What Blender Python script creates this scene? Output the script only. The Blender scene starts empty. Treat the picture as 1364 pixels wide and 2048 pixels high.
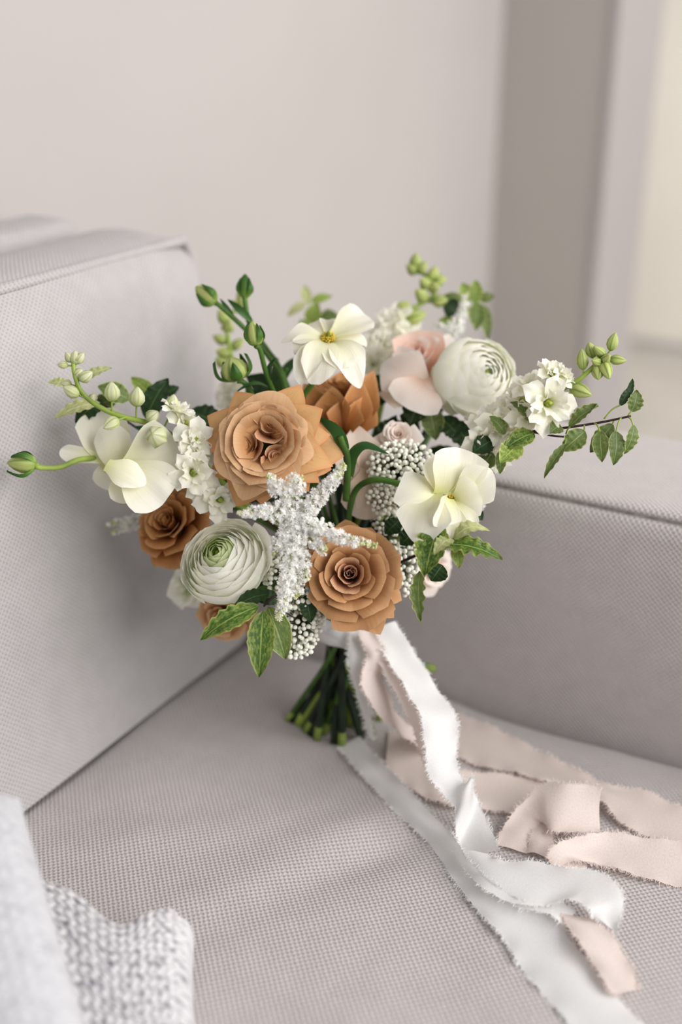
import bpy, random
import numpy as np
from math import sin, cos, pi, radians, atan2, sqrt
random.seed(7)
rng = np.random.default_rng(7)
SC = bpy.context.scene
COL = SC.collection

# ------------------------------------------------------------------ camera
FPX, CX, CY = 2300.0, 682.0, 1024.0
PITCH = radians(24)
CAM = np.array([0, 0, 1.0])
FW = np.array([0, cos(PITCH), -sin(PITCH)])
CR = np.array([1.0, 0, 0])
CU = np.array([0, sin(PITCH), cos(PITCH)])
cam_d = bpy.data.cameras.new('camera')
cam = bpy.data.objects.new('camera', cam_d)
COL.objects.link(cam)
cam.location = CAM
cam.rotation_euler = (pi / 2 - PITCH, 0, 0)
cam_d.sensor_fit = 'VERTICAL'
cam_d.sensor_height = 36.0
cam_d.lens = FPX / 2048 * 36.0
cam_d.clip_start = 0.02
cam_d.dof.use_dof = True
cam_d.dof.focus_distance = 0.79
cam_d.dof.aperture_fstop = 2.0
SC.cycles.diffuse_bounces = 8
SC.cycles.max_bounces = 16
SC.camera = cam

# ------------------------------------------------------------------ sofa frame of reference
SA = radians(30.2)
US = np.array([sin(SA), cos(SA), 0])       # along the sofa back, towards the arm
UN = np.array([cos(SA), -sin(SA), 0])      # out of the back, towards the sofa front
UZ = np.array([0, 0, 1.0])
ZS = 0.45                                  # seat height
ORG = np.array([-0.0801, 0.9553, ZS])      # corner of seat, back and arm

def W(s, t, z):
    return ORG + US * s + UN * t + UZ * z

def ray(x, y):
    return FW + CR * (x - CX) / FPX - CU * (y - CY) / FPX

def P(x, y, d):
    """world point seen at photograph pixel (x, y) at distance d along the view axis"""
    return CAM + d * ray(x, y)

def D(r, u, b):
    """direction: right, up, towards the camera"""
    v = CR * r + CU * u - FW * b
    return v / np.linalg.norm(v)

def dep(p):
    return float((p - CAM) @ FW)

# ------------------------------------------------------------------ light
world = bpy.data.worlds.new('world')
SC.world = world
world.use_nodes = True
bg = world.node_tree.nodes['Background']
bg.inputs[0].default_value = (0.92, 0.955, 1.0, 1)
bg.inputs[1].default_value = 0.38

def area(name, loc, target, sx, sy, power, col):
    l = bpy.data.lights.new(name, 'AREA')
    l.shape = 'RECTANGLE'
    l.size, l.size_y = sx, sy
    l.energy = power
    l.color = col
    o = bpy.data.objects.new(name, l)
    COL.objects.link(o)
    o.location = loc
    from mathutils import Vector
    o.rotation_euler = Vector(np.asarray(target) - np.asarray(loc)).to_track_quat('-Z', 'Y').to_euler()
    return o

area('window_light', W(-0.05, 2.0, 1.25), W(-0.1, 0.0, 0.1), 2.6, 1.5, 70, (1.0, 0.98, 0.965))
area('next_room_fill_light', W(1.75, 0.9, 0.9), W(2.75, 0.9, 0.5), 0.9, 1.0, 20, (1.0, 0.95, 0.88))  # unseen fill lamp added to brighten the far wall
SC.view_settings.view_transform = 'Standard'
SC.view_settings.look = 'None'
SC.view_settings.exposure = 0.0
SC.view_settings.gamma = 1.0
SC.view_settings.use_curve_mapping = False

# ------------------------------------------------------------------ materials
def lin(c):
    return tuple(((v / 255) / 12.92 if v / 255 <= 0.04045 else ((v / 255 + 0.055) / 1.055) ** 2.4) for v in c) + (1.0,)

class N:
    def __init__(self, name):
        self.m = bpy.data.materials.new(name)
        self.m.use_nodes = True
        self.t = self.m.node_tree
        self.t.nodes.clear()
        self.out = self.t.nodes.new('ShaderNodeOutputMaterial')
    def n(self, typ, **kw):
        nd = self.t.nodes.new(typ)
        for k, v in kw.items():
            if k.startswith('i_'):
                key = k[2:]
                nd.inputs[int(key) if key.isdigit() else key.replace('_', ' ')].default_value = v
            else:
                setattr(nd, k, v)
        return nd
    def l(self, a, b):
        self.t.links.new(a, b)
    def math(self, op, a, b=None):
        nd = self.n('ShaderNodeMath', operation=op)
        for i, x in enumerate((a, b)):
            if x is None: continue
            if isinstance(x, (int, float)): nd.inputs[i].default_value = x
            else: self.l(x, nd.inputs[i])
        return nd.outputs[0]
    def ramp(self, fac, stops):
        nd = self.n('ShaderNodeValToRGB')
        e = nd.color_ramp.elements
        while len(e) < len(stops): e.new(0.5)
        for i, (p, c) in enumerate(stops):
            e[i].position = p
            e[i].color = lin(c)
        self.l(fac, nd.inputs[0])
        return nd.outputs[0]
    def mix(self, fac, a, b, mode='MIX'):
        nd = self.n('ShaderNodeMix', data_type='RGBA', blend_type=mode)
        for s, x in ((nd.inputs[0], fac), (nd.inputs[6], a), (nd.inputs[7], b)):
            if isinstance(x, (int, float)): s.default_value = x
            elif isinstance(x, tuple): s.default_value = x
            else: self.l(x, s)
        return nd.outputs[2]

def petal_mat(name, stops, transl=0.3, rough=0.55, vein=0.10, spots=0.0, bump=0.15, stripe=None):
    """petal or leaf: colour along the length (uv.y), fine veins along it, light shining through"""
    k = N(name)
    uv = k.n('ShaderNodeUVMap')
    sep = k.n('ShaderNodeSeparateXYZ')
    k.l(uv.outputs[0], sep.inputs[0])
    mp = k.n('ShaderNodeMapping')
    mp.inputs['Scale'].default_value = (26, 1.6, 1)
    k.l(uv.outputs[0], mp.inputs[0])
    oi = k.n('ShaderNodeObjectInfo')
    addv = k.n('ShaderNodeVectorMath', operation='ADD')
    k.l(mp.outputs[0], addv.inputs[0])
    sc = k.n('ShaderNodeVectorMath', operation='SCALE')
    sc.inputs[0].default_value = (17, 31, 0)
    k.l(oi.outputs['Random'], sc.inputs['Scale'])
    k.l(sc.outputs[0], addv.inputs[1])
    nz = k.n('ShaderNodeTexNoise', i_Scale=1.0, i_Detail=3.0)
    k.l(addv.outputs[0], nz.inputs['Vector'])
    wob = k.math('ADD', sep.outputs[1], k.math('MULTIPLY', k.math('SUBTRACT', nz.outputs[0], 0.5), 0.16))
    colr = k.ramp(wob, stops)
    hs = k.n('ShaderNodeHueSaturation')
    val = k.math('ADD', 1.0 - vein, k.math('MULTIPLY', nz.outputs[0], vein * 2))
    val = k.math('MULTIPLY', val, k.math('ADD', 0.94, k.math('MULTIPLY', oi.outputs['Random'], 0.12)))
    k.l(val, hs.inputs['Value'])
    k.l(colr, hs.inputs['Color'])
    c = hs.outputs[0]
    if stripe:
        w5 = k.math('SINE', k.math('MULTIPLY', sep.outputs[0], 2 * pi * 5))
        c = k.mix(k.math('MULTIPLY', k.math('POWER', k.math('MAXIMUM', w5, 0.0), 3.0), 0.75), c, lin(stripe))
    if spots:
        n2 = k.n('ShaderNodeTexNoise', i_Scale=9.0, i_Detail=4.0)
        k.l(uv.outputs[0], n2.inputs['Vector'])
        f = k.math('MULTIPLY', k.math('GREATER_THAN', n2.outputs[0], 0.63), spots)
        c = k.mix(f, c, lin((120, 72, 30)))
    bs = k.n('ShaderNodeBsdfPrincipled', i_Roughness=rough)
    bs.inputs['Specular IOR Level'].default_value = 0.3
    k.l(c, bs.inputs['Base Color'])
    bp = k.n('ShaderNodeBump', i_Strength=bump, i_Distance=0.0006)
    k.l(nz.outputs[0], bp.inputs['Height'])
    k.l(bp.outputs[0], bs.inputs['Normal'])
    tr = k.n('ShaderNodeBsdfTranslucent')
    k.l(c, tr.inputs[0])
    mx = k.n('ShaderNodeMixShader', i_0=transl)
    k.l(bs.outputs[0], mx.inputs[1]); k.l(tr.outputs[0], mx.inputs[2])
    k.l(mx.outputs[0], k.out.inputs[0])
    return k.m

def leaf_mat(name, dark, light, mottled=0.5, transl=0.25, rim=None, rough=0.45):
    """leaf with pale midrib, branching veins and mottled variegation"""
    k = N(name)
    uv = k.n('ShaderNodeUVMap')
    sep = k.n('ShaderNodeSeparateXYZ')
    k.l(uv.outputs[0], sep.inputs[0])
    oi = k.n('ShaderNodeObjectInfo')
    off = k.n('ShaderNodeVectorMath', operation='SCALE')
    off.inputs[0].default_value = (13, 29, 7)
    k.l(oi.outputs['Random'], off.inputs['Scale'])
    ad = k.n('ShaderNodeVectorMath', operation='ADD')
    k.l(uv.outputs[0], ad.inputs[0]); k.l(off.outputs[0], ad.inputs[1])
    nz = k.n('ShaderNodeTexNoise', i_Scale=11.0, i_Detail=6.0, i_Roughness=0.75)
    k.l(ad.outputs[0], nz.inputs['Vector'])
    cu = k.math('ABSOLUTE', k.math('SUBTRACT', sep.outputs[0], 0.5))
    f = k.math('MULTIPLY', nz.outputs[0], 1.0)
    g = k.math('ADD', f, k.math('MULTIPLY', cu, 0.25 if rim else 0.0))
    lo = 0.62 - 0.25 * mottled
    nd = k.n('ShaderNodeMapRange', i_From_Min=lo, i_From_Max=lo + 0.2)
    k.l(g, nd.inputs[0])
    c = k.mix(nd.outputs[0], lin(dark), lin(light))
    # side veins run up and outwards from the midrib
    ph = k.math('SUBTRACT', k.math('MULTIPLY', sep.outputs[1], 52.0), k.math('MULTIPLY', cu, 46.0))
    vein = k.math('GREATER_THAN', k.math('SINE', ph), 0.93)
    c = k.mix(k.math('MULTIPLY', vein, 0.12), c, lin(light))
    mid = k.math('LESS_THAN', cu, 0.022)
    c = k.mix(k.math('MULTIPLY', mid, 0.65), c, lin(tuple(min(255, v + 25) for v in light)))
    if rim:
        e = k.math('GREATER_THAN', cu, 0.465)
        c = k.mix(k.math('MULTIPLY', e, 0.8), c, lin(rim))
    hs = k.n('ShaderNodeHueSaturation')
    k.l(k.math('ADD', 0.85, k.math('MULTIPLY', oi.outputs['Random'], 0.3)), hs.inputs['Value'])
    k.l(c, hs.inputs['Color'])
    bs = k.n('ShaderNodeBsdfPrincipled', i_Roughness=rough)
    bs.inputs['Specular IOR Level'].default_value = 0.4
    k.l(hs.outputs[0], bs.inputs['Base Color'])
    bp = k.n('ShaderNodeBump', i_Strength=0.35, i_Distance=0.0006)
    k.l(k.math('SUBTRACT', nz.outputs[0], k.math('ADD', k.math('MULTIPLY', vein, 0.3), mid)), bp.inputs['Height'])
    k.l(bp.outputs[0], bs.inputs['Normal'])
    tr = k.n('ShaderNodeBsdfTranslucent')
    k.l(hs.outputs[0], tr.inputs[0])
    mx = k.n('ShaderNodeMixShader', i_0=transl)
    k.l(bs.outputs[0], mx.inputs[1]); k.l(tr.outputs[0], mx.inputs[2])
    k.l(mx.outputs[0], k.out.inputs[0])
    return k.m

def plain(name, c, rough=0.6, noise=0.12, scale=60, spec=0.3, sss=0.0, c2=None):
    k = N(name)
    tc = k.n('ShaderNodeTexCoord')
    nz = k.n('ShaderNodeTexNoise', i_Scale=float(scale), i_Detail=3.0)
    k.l(tc.outputs['Object'], nz.inputs['Vector'])
    c2 = c2 or tuple(int(v * (1 - noise * 2)) for v in c)
    col = k.ramp(nz.outputs[0], [(0.35, c2), (0.62, c)])
    bs = k.n('ShaderNodeBsdfPrincipled', i_Roughness=rough)
    bs.inputs['Specular IOR Level'].default_value = spec
    if sss:
        bs.inputs['Subsurface Weight'].default_value = sss
        bs.inputs['Subsurface Radius'].default_value = (0.004, 0.003, 0.002)
    k.l(col, bs.inputs['Base Color'])
    k.l(bs.outputs[0], k.out.inputs[0])
    return k.m

def weave_mat(name, hi, lo, period=0.0030, bump=0.7, rib=0.0):
    """basket weave upholstery on metric uv"""
    k = N(name)
    uv = k.n('ShaderNodeUVMap')
    nzv = k.n('ShaderNodeTexNoise', i_Scale=220.0, i_Detail=2.0)
    k.l(uv.outputs[0], nzv.inputs['Vector'])
    sep = k.n('ShaderNodeSeparateXYZ')
    k.l(uv.outputs[0], sep.inputs[0])
    jit = k.math('MULTIPLY', k.math('SUBTRACT', nzv.outputs[0], 0.5), 1.9)
    a = k.math('ADD', k.math('MULTIPLY', sep.outputs[0], pi / period), jit)
    b = k.math('ADD', k.math('MULTIPLY', sep.outputs[1], pi / period), jit)
    h = k.math('MULTIPLY', k.math('SINE', a), k.math('SINE', b))
    hh = k.math('ADD', 0.5, k.math('MULTIPLY', h, 0.5))
    fine = k.n('ShaderNodeTexNoise', i_Scale=900.0, i_Detail=2.0)
    k.l(uv.outputs[0], fine.inputs['Vector'])
    hh2 = k.math('ADD', hh, k.math('MULTIPLY', fine.outputs[0], 0.35))
    big = k.n('ShaderNodeTexNoise', i_Scale=55.0, i_Detail=4.0)
    k.l(uv.outputs[0], big.inputs['Vector'])
    mr = k.n('ShaderNodeMapRange', i_From_Min=0.12, i_From_Max=0.62)
    k.l(hh2, mr.inputs[0])
    c = k.mix(mr.outputs[0], lin(lo), lin(hi))
    hs = k.n('ShaderNodeHueSaturation')
    k.l(k.math('ADD', 0.91, k.math('MULTIPLY', big.outputs[0], 0.18)), hs.inputs['Value'])
    k.l(c, hs.inputs['Color'])
    bs = k.n('ShaderNodeBsdfPrincipled', i_Roughness=0.9)
    bs.inputs['Specular IOR Level'].default_value = 0.15
    bs.inputs['Sheen Weight'].default_value = 0.15
    k.l(hs.outputs[0], bs.inputs['Base Color'])
    bp = k.n('ShaderNodeBump', i_Strength=bump, i_Distance=0.0007)
    k.l(hh2, bp.inputs['Height'])
    k.l(bp.outputs[0], bs.inputs['Normal'])
    k.l(bs.outputs[0], k.out.inputs[0])
    return k.m

def silk_mat(name, c, c2):
    k = N(name)
    uv = k.n('ShaderNodeUVMap')
    mp = k.n('ShaderNodeMapping')
    mp.inputs['Scale'].default_value = (900, 900, 1)
    k.l(uv.outputs[0], mp.inputs[0])
    nz = k.n('ShaderNodeTexNoise', i_Scale=1.0, i_Detail=2.0)
    k.l(mp.outputs[0], nz.inputs['Vector'])
    col = k.ramp(nz.outputs[0], [(0.3, c2), (0.6, c)])
    bs = k.n('ShaderNodeBsdfPrincipled', i_Roughness=0.5)
    bs.inputs['Specular IOR Level'].default_value = 0.35
    bs.inputs['Sheen Weight'].default_value = 0.2
    k.l(col, bs.inputs['Base Color'])
    bp = k.n('ShaderNodeBump', i_Strength=0.12, i_Distance=0.0003)
    k.l(nz.outputs[0], bp.inputs['Height'])
    k.l(bp.outputs[0], bs.inputs['Normal'])
    tr = k.n('ShaderNodeBsdfTranslucent')
    k.l(col, tr.inputs[0])
    mx = k.n('ShaderNodeMixShader', i_0=0.22)
    k.l(bs.outputs[0], mx.inputs[1]); k.l(tr.outputs[0], mx.inputs[2])
    k.l(mx.outputs[0], k.out.inputs[0])
    return k.m

def knit_mat(name, hi, lo, fleck=0.6):
    k = N(name)
    uv = k.n('ShaderNodeUVMap')
    nz = k.n('ShaderNodeTexNoise', i_Scale=210.0, i_Detail=2.0)
    mp = k.n('ShaderNodeMapping')
    mp.inputs['Scale'].default_value = (0.55, 1.25, 1)
    mp.inputs['Rotation'].default_value = (0, 0, 0.3)
    k.l(uv.outputs[0], mp.inputs[0])
    k.l(mp.outputs[0], nz.inputs['Vector'])
    mr = k.n('ShaderNodeMapRange', i_From_Min=0.50, i_From_Max=0.66)
    k.l(nz.outputs[0], mr.inputs[0])
    c = k.mix(k.math('MULTIPLY', mr.outputs[0], fleck), lin(hi), lin(lo))
    bs = k.n('ShaderNodeBsdfPrincipled', i_Roughness=0.95)
    bs.inputs['Specular IOR Level'].default_value = 0.1
    bs.inputs['Sheen Weight'].default_value = 0.3
    k.l(c, bs.inputs['Base Color'])
    fz = k.n('ShaderNodeTexNoise', i_Scale=1500.0, i_Detail=2.0)
    k.l(uv.outputs[0], fz.inputs['Vector'])
    bp = k.n('ShaderNodeBump', i_Strength=0.5, i_Distance=0.0006)
    k.l(fz.outputs[0], bp.inputs['Height'])
    k.l(bp.outputs[0], bs.inputs['Normal'])
    k.l(bs.outputs[0], k.out.inputs[0])
    return k.m

M = {}
M['caramel'] = petal_mat('caramel_petal', [(0.0, (150, 88, 34)), (0.35, (192, 136, 82)), (0.8, (202, 154, 108)), (1.0, (218, 178, 136))], 0.12, 0.6, 0.035)
M['caramel_in'] = petal_mat('caramel_inner_petal', [(0.0, (88, 42, 20)), (0.55, (150, 94, 62)), (0.85, (200, 150, 114)), (1.0, (218, 178, 142))], 0.10, 0.6, 0.03)  # base stop darkened to paint deep shade into the rose hollows
M['caramel_old'] = petal_mat('caramel_guard_petal', [(0.0, (170, 110, 40)), (0.5, (200, 152, 96)), (0.92, (208, 162, 108)), (1.0, (210, 146, 96))], 0.12, 0.6, 0.06, spots=0.25)
M['toffee'] = petal_mat('toffee_petal', [(0.0, (126, 70, 28)), (0.35, (164, 106, 60)), (0.8, (186, 134, 88)), (1.0, (206, 158, 112))], 0.12, 0.6, 0.04)
M['bronze'] = petal_mat('bronze_petal', [(0.0, (116, 58, 14)), (0.4, (164, 102, 50)), (0.85, (186, 128, 76)), (1.0, (204, 154, 104))], 0.25, 0.6, 0.05)
M['blush'] = petal_mat('blush_petal', [(0.0, (228, 190, 164)), (0.4, (240, 220, 206)), (0.85, (247, 235, 226)), (1.0, (251, 243, 236))], 0.3, 0.6, 0.04)
M['blush_deep'] = petal_mat('deep_blush_petal', [(0.0, (222, 160, 130)), (0.5, (232, 186, 164)), (1.0, (242, 212, 196))], 0.25, 0.6, 0.04)
M['beige_rose'] = petal_mat('beige_petal', [(0.0, (214, 186, 156)), (0.5, (230, 208, 188)), (1.0, (240, 224, 208))], 0.28, 0.6, 0.05)
M['ranunc'] = petal_mat('ranunculus_petal', [(0.0, (228, 236, 200)), (0.55, (244, 246, 232)), (0.85, (252, 250, 240)), (1.0, (254, 252, 245))], 0.28, 0.5, 0.02)
M['ranunc_green'] = petal_mat('ranunculus_heart_petal', [(0.0, (150, 180, 80)), (0.5, (190, 208, 130)), (0.9, (222, 230, 180)), (1.0, (235, 240, 205))], 0.45, 0.5, 0.04)
M['cream'] = petal_mat('cream_petal', [(0.0, (226, 228, 160)), (0.25, (238, 236, 198)), (0.7, (244, 241, 221)), (1.0, (248, 245, 232))], 0.3, 0.32, 0.03, bump=0.3)
M['stock'] = petal_mat('larkspur_petal', [(0.0, (214, 222, 170)), (0.35, (244, 243, 222)), (1.0, (253, 250, 240))], 0.3, 0.55, 0.03)
M['sepal'] = petal_mat('sepal', [(0.0, (150, 180, 90)), (0.4, (78, 118, 44)), (1.0, (40, 80, 26))], 0.15, 0.45, 0.22)
M['bud_green'] = petal_mat('bud_skin', [(0.0, (140, 170, 80)), (0.4, (192, 202, 120)), (0.8, (198, 206, 130)), (1.0, (188, 200, 120))], 0.2, 0.5, 0.10, stripe=(110, 140, 60))
M['bud_pale'] = petal_mat('pale_bud_skin', [(0.0, (170, 186, 110)), (0.4, (226, 228, 182)), (0.8, (240, 238, 208)), (1.0, (200, 206, 140))], 0.25, 0.5, 0.10, stripe=(168, 184, 104))
M['leaf'] = leaf_mat('pittosporum_leaf', (90, 110, 50), (136, 149, 86), 0.35, rim=(196, 202, 140))
M['leaf_var'] = leaf_mat('variegated_leaf', (56, 92, 26), (152, 168, 78), 0.45, rim=(180, 186, 104))
M['leaf_dark'] = leaf_mat('dark_leaf', (34, 62, 24), (72, 104, 50), 0.3)
M['leaf_lime'] = leaf_mat('lime_leaf', (112, 142, 50), (172, 186, 100), 0.6, rim=(206, 208, 140))
M['leaf_pale'] = leaf_mat('pale_leaf', (176, 184, 116), (222, 220, 176), 0.6)
M['blade'] = petal_mat('lance_leaf', [(0.0, (70, 110, 48)), (1.0, (32, 70, 32))], 0.15, 0.4, 0.12)
M['stem'] = plain('green_stem', (80, 118, 44), 0.5, 0.16, 40)
M['stem_light'] = plain('lime_stem', (156, 178, 80), 0.5, 0.12, 40)
M['stem_dark'] = plain('dark_stem', (34, 54, 34), 0.45, 0.25, 40)
M['stem_blue'] = plain('blue_green_stem', (70, 104, 88), 0.5, 0.15, 40)
M['twig'] = plain('dark_twig', (62, 40, 36), 0.6, 0.2, 90)
M['bead'] = plain('rice_flower_bead', (252, 251, 244), 0.5, 0.03, 300, c2=(236, 236, 214))
M['bead_stalk'] = plain('bead_stalk', (120, 134, 90), 0.6, 0.1, 60)
M['fluff'] = plain('astilbe_floret', (254, 253, 249), 0.7, 0.03, 200)
M['fluff_bud'] = plain('astilbe_tip_bud', (214, 216, 150), 0.6, 0.1, 200)
M['stamen'] = plain('stamen', (232, 200, 70), 0.6, 0.15, 400)
M['pistil'] = plain('pistil', (140, 150, 40), 0.5, 0.15, 200)
M['eye'] = plain('floret_eye', (170, 186, 70), 0.6, 0.2, 300)
M['ribbon_white'] = silk_mat('white_silk', (240, 238, 236), (232, 230, 228))
M['ribbon_blush'] = silk_mat('blush_silk', (236, 222, 215), (226, 210, 202))
M['fabric'] = weave_mat('sofa_weave', (190, 185, 184), (160, 155, 154), 0.0022, 0.8)
M['fabric_seat'] = weave_mat('seat_weave', (194, 187, 185), (138, 131, 129), 0.0022, 0.9)
M['fabric_arm'] = weave_mat('arm_weave', (199, 192, 190), (164, 157, 155), 0.0022, 0.8)
M['seam'] = plain('seam_thread', (176, 170, 166), 0.9, 0.1, 200)  # plain grey thread laid in the arm seam
M['knit'] = knit_mat('marled_knit', (214, 211, 212), (132, 130, 138), 0.85)
M['knit_pale'] = knit_mat('pale_knit', (202, 201, 204), (166, 164, 170), 0.6)
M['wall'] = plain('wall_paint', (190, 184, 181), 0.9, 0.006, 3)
M['wall_dim'] = plain('shaded_wall_paint', (178, 172, 166), 0.9, 0.006, 3)  # copy of the wall paint, darkened to carry the side wall's shade
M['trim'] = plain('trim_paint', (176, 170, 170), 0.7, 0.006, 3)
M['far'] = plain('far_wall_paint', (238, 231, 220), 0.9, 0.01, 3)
M['floor'] = plain('pale_floor', (206, 200, 192), 0.8, 0.03, 5)

# ------------------------------------------------------------------ objects
def mesh(name, v, f, mat, uv=None, smooth=True):
    me = bpy.data.meshes.new(name)
    me.from_pydata([tuple(map(float, p)) for p in v], [], f)
    if smooth: me.shade_smooth()
    if uv is not None:
        ul = me.uv_layers.new(name='UVMap')
        li = np.empty(len(me.loops), dtype=np.int32)
        me.loops.foreach_get('vertex_index', li)
        ul.data.foreach_set('uv', np.asarray(uv, dtype=np.float32)[li].ravel())
    me.materials.append(mat)
    return me

def link(name, me, parent=None, mw=None, kind=None):
    o = bpy.data.objects.new(name, me)
    COL.objects.link(o)
    if parent is not None:
        o.parent = parent
    if mw is not None:
        o.matrix_basis = mw
    if kind: o['kind'] = kind
    return o

def thing(name, label, cat, loc, group=None):
    o = bpy.data.objects.new(name, None)
    o.empty_display_size = 0.01
    COL.objects.link(o)
    o.location = tuple(loc)
    o['label'] = label
    o['category'] = cat
    if group: o['group'] = group
    return o

def part(name, v, f, mat, par, uv=None, smooth=True, kind=None):
    """a mesh given in world space, as a child of a thing or of a part of a thing"""
    b = np.zeros(3)
    q = par
    while q is not None:
        b = b + np.array(q.location)
        q = q.parent
    return link(name, mesh(name, np.asarray(v) - b, f, mat, uv, smooth), par, kind=kind)

_gf = {}
def gridf(nu, nv):
    if (nu, nv) not in _gf:
        _gf[(nu, nv)] = [(j * nu + i, j * nu + i + 1, (j + 1) * nu + i + 1, (j + 1) * nu + i) for j in range(nv - 1) for i in range(nu - 1)]
    return _gf[(nu, nv)]

def guv(nu, nv):
    u = np.linspace(0, 1, nu); v = np.linspace(0, 1, nv)
    return np.array([(a, b) for b in v for a in u])

def unit(v):
    v = np.asarray(v, float)
    return v / (np.linalg.norm(v) + 1e-12)

def basis(ax, spin=0.0):
    z = unit(ax)
    x = np.cross(CU if abs(z @ CU) < 0.95 else CR, z)
    x = unit(x)
    y = np.cross(z, x)
    return np.stack([cos(spin) * x + sin(spin) * y, -sin(spin) * x + cos(spin) * y, z], axis=1)

def sstep(a, b, x):
    t = np.clip((x - a) / (b - a), 0, 1)
    return t * t * (3 - 2 * t)

def whorl_petal(az, r0, z0, th0, th1, L, w, wrap=1.1, minr=0.002, rd=0.18, pw=2.5, curl=0.0, side=0.0, tip=0.0,
                ruf=0.0, base_w=0.4, phmax=2.5, nu=9, nv=9, seed=0):
    """a petal of a whorl around +z: th is the angle of the petal off the axis, w its half width"""
    ns = 24
    s = np.linspace(0, 1, ns)
    th = th0 + (th1 - th0) * s + curl * sstep(0.72, 1.0, s)
    rr = r0 + np.concatenate([[0], np.cumsum(np.sin((th[1:] + th[:-1]) / 2))]) * L / (ns - 1)
    zz = z0 + np.concatenate([[0], np.cumsum(np.cos((th[1:] + th[:-1]) / 2))]) * L / (ns - 1)
    u = np.linspace(-1, 1, nu)[None, :]
    v = np.linspace(0, 1, nv)[:, None] ** 0.85
    ve = v * (1 - rd * np.abs(u) ** pw + tip * np.exp(-(u / 0.22) ** 2) * v)
    ve = np.clip(ve, 0, 1.0 + tip)
    r = np.interp(ve, s, rr); z = np.interp(ve, s, zz); t = np.interp(ve, s, th)
    over = np.clip(ve - 1, 0, None) * L
    r = r + over * np.sin(t); z = z + over * np.cos(t)
    ww = w * (base_w + (1 - base_w) * sstep(0, 0.62, ve))
    R = np.maximum(np.abs(r), minr) * wrap
    ph = np.clip(u * ww / R, -phmax, phmax)
    x = R * np.sin(ph)
    inn = R * (1 - np.cos(ph))
    rs = np.random.default_rng(seed)
    p1, p2 = rs.uniform(0, 6.3, 2)
    off = ruf * (np.sin(u * 5.5 + p1) + 0.6 * np.sin(u * 11 + p2)) * v ** 3 - side * np.abs(u) ** 2.2 * v ** 2
    inn = inn + off
    rad = r - inn * np.cos(t)
    hz = z + inn * np.sin(t)
    ca, sa = cos(az), sin(az)
    X = rad * ca - x * sa
    Y = rad * sa + x * ca
    return np.stack([X.ravel(), Y.ravel(), hz.ravel()], axis=1)

def bt_petal(base, tip, w, nrm, bend=0.1, cup=0.1, curl=0.0, rd=0.25, pw=2.2, base_w=0.3, ruf=0.0, wmax=0.6, leaf=False,
             wave=0.0, serr=0.0, nwave=4, twist=0.0, side=0.0, nu=11, nv=13, seed=0):
    """petal or leaf spanned from a base point to a tip point, facing nrm; w = full width (m)"""
    base, tip = np.asarray(base), np.asarray(tip)
    L = np.linalg.norm(tip - base)
    y = (tip - base) / L
    n = unit(np.asarray(nrm) - (np.asarray(nrm) @ y) * y)
    x = np.cross(y, n)
    rs = np.random.default_rng(seed)
    p1, p2, p3 = rs.uniform(0, 6.3, 3)
    u = np.linspace(-1, 1, nu)[None, :]
    v = np.linspace(0, 1, nv)[:, None]
    if leaf:
        ve = v + 0 * u
        ww = np.sin(pi * np.clip(ve, 0, 1) ** 0.82) ** 0.75
        ww = np.maximum(ww, 0.03) * (1 + serr * np.sin(ve * nwave * 2 * pi + p3 + np.sign(u) * 0.8))
    else:
        ve = v * (1 - rd * np.abs(u) ** pw)
        ww = (base_w + (1 - base_w) * sstep(0, wmax, ve))
    h = bend * L * np.sin(pi * ve) + curl * L * ve ** 3
    h = h + cup * w * np.abs(u) ** 1.8 * (0.3 + 0.7 * ve) - side * w * np.abs(u) ** 2.4 * sstep(0.45, 1, ve)
    h = h + ruf * w * (np.sin(u * 5 + p1) + 0.6 * np.sin(u * 9.5 + p2)) * v ** 3
    h = h + wave * w * np.abs(u) ** 1.3 * np.sin(ve * nwave * 2 * pi + p1 + np.sign(u) * p2) * np.sin(pi * np.clip(ve, 0.02, 0.98))
    a = twist * (ve - 0.2)
    xs = u * ww * w / 2
    pos = base + y * (ve * L)[..., None] + x * (xs * np.cos(a))[..., None] + n * (h + xs * np.sin(a))[..., None]
    return pos.reshape(-1, 3)

def crom(pts, m):
    pts = [np.asarray(p, float) for p in pts]
    p = [2 * pts[0] - pts[1]] + pts + [2 * pts[-1] - pts[-2]]
    out = []
    for i in range(len(pts) - 1):
        for k in range(m):
            t = k / m
            a, b, c, d = p[i], p[i + 1], p[i + 2], p[i + 3]
            out.append(0.5 * (2 * b + (c - a) * t + (2 * a - 5 * b + 4 * c - d) * t * t + (3 * b - a - 3 * c + d) * t ** 3))
    out.append(pts[-1])
    return np.array(out)

def tube(pts, r0, r1=None, m=5, ns=8, cap=True):
    c = crom(pts, m) if len(pts) > 1 else np.array(pts)
    k = len(c)
    r1 = r0 if r1 is None else r1
    rad = np.linspace(r0, r1, k)
    T = np.gradient(c, axis=0)
    T /= np.linalg.norm(T, axis=1)[:, None] + 1e-12
    ref = np.array([0.31, 0.2, 0.93])
    if abs(T[0] @ ref) > 0.9: ref = CR
    v = []
    x = unit(np.cross(T[0], ref))
    for i in range(k):
        x = unit(x - (x @ T[i]) * T[i])
        y = np.cross(T[i], x)
        for j in range(ns):
            a = 2 * pi * j / ns
            v.append(c[i] + rad[i] * (cos(a) * x + sin(a) * y))
    f = [(i * ns + j, i * ns + (j + 1) % ns, (i + 1) * ns + (j + 1) % ns, (i + 1) * ns + j) for i in range(k - 1) for j in range(ns)]
    if cap:
        f.append(tuple(range(ns - 1, -1, -1)))
        f.append(tuple((k - 1) * ns + j for j in range(ns)))
    return np.array(v), f

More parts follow.
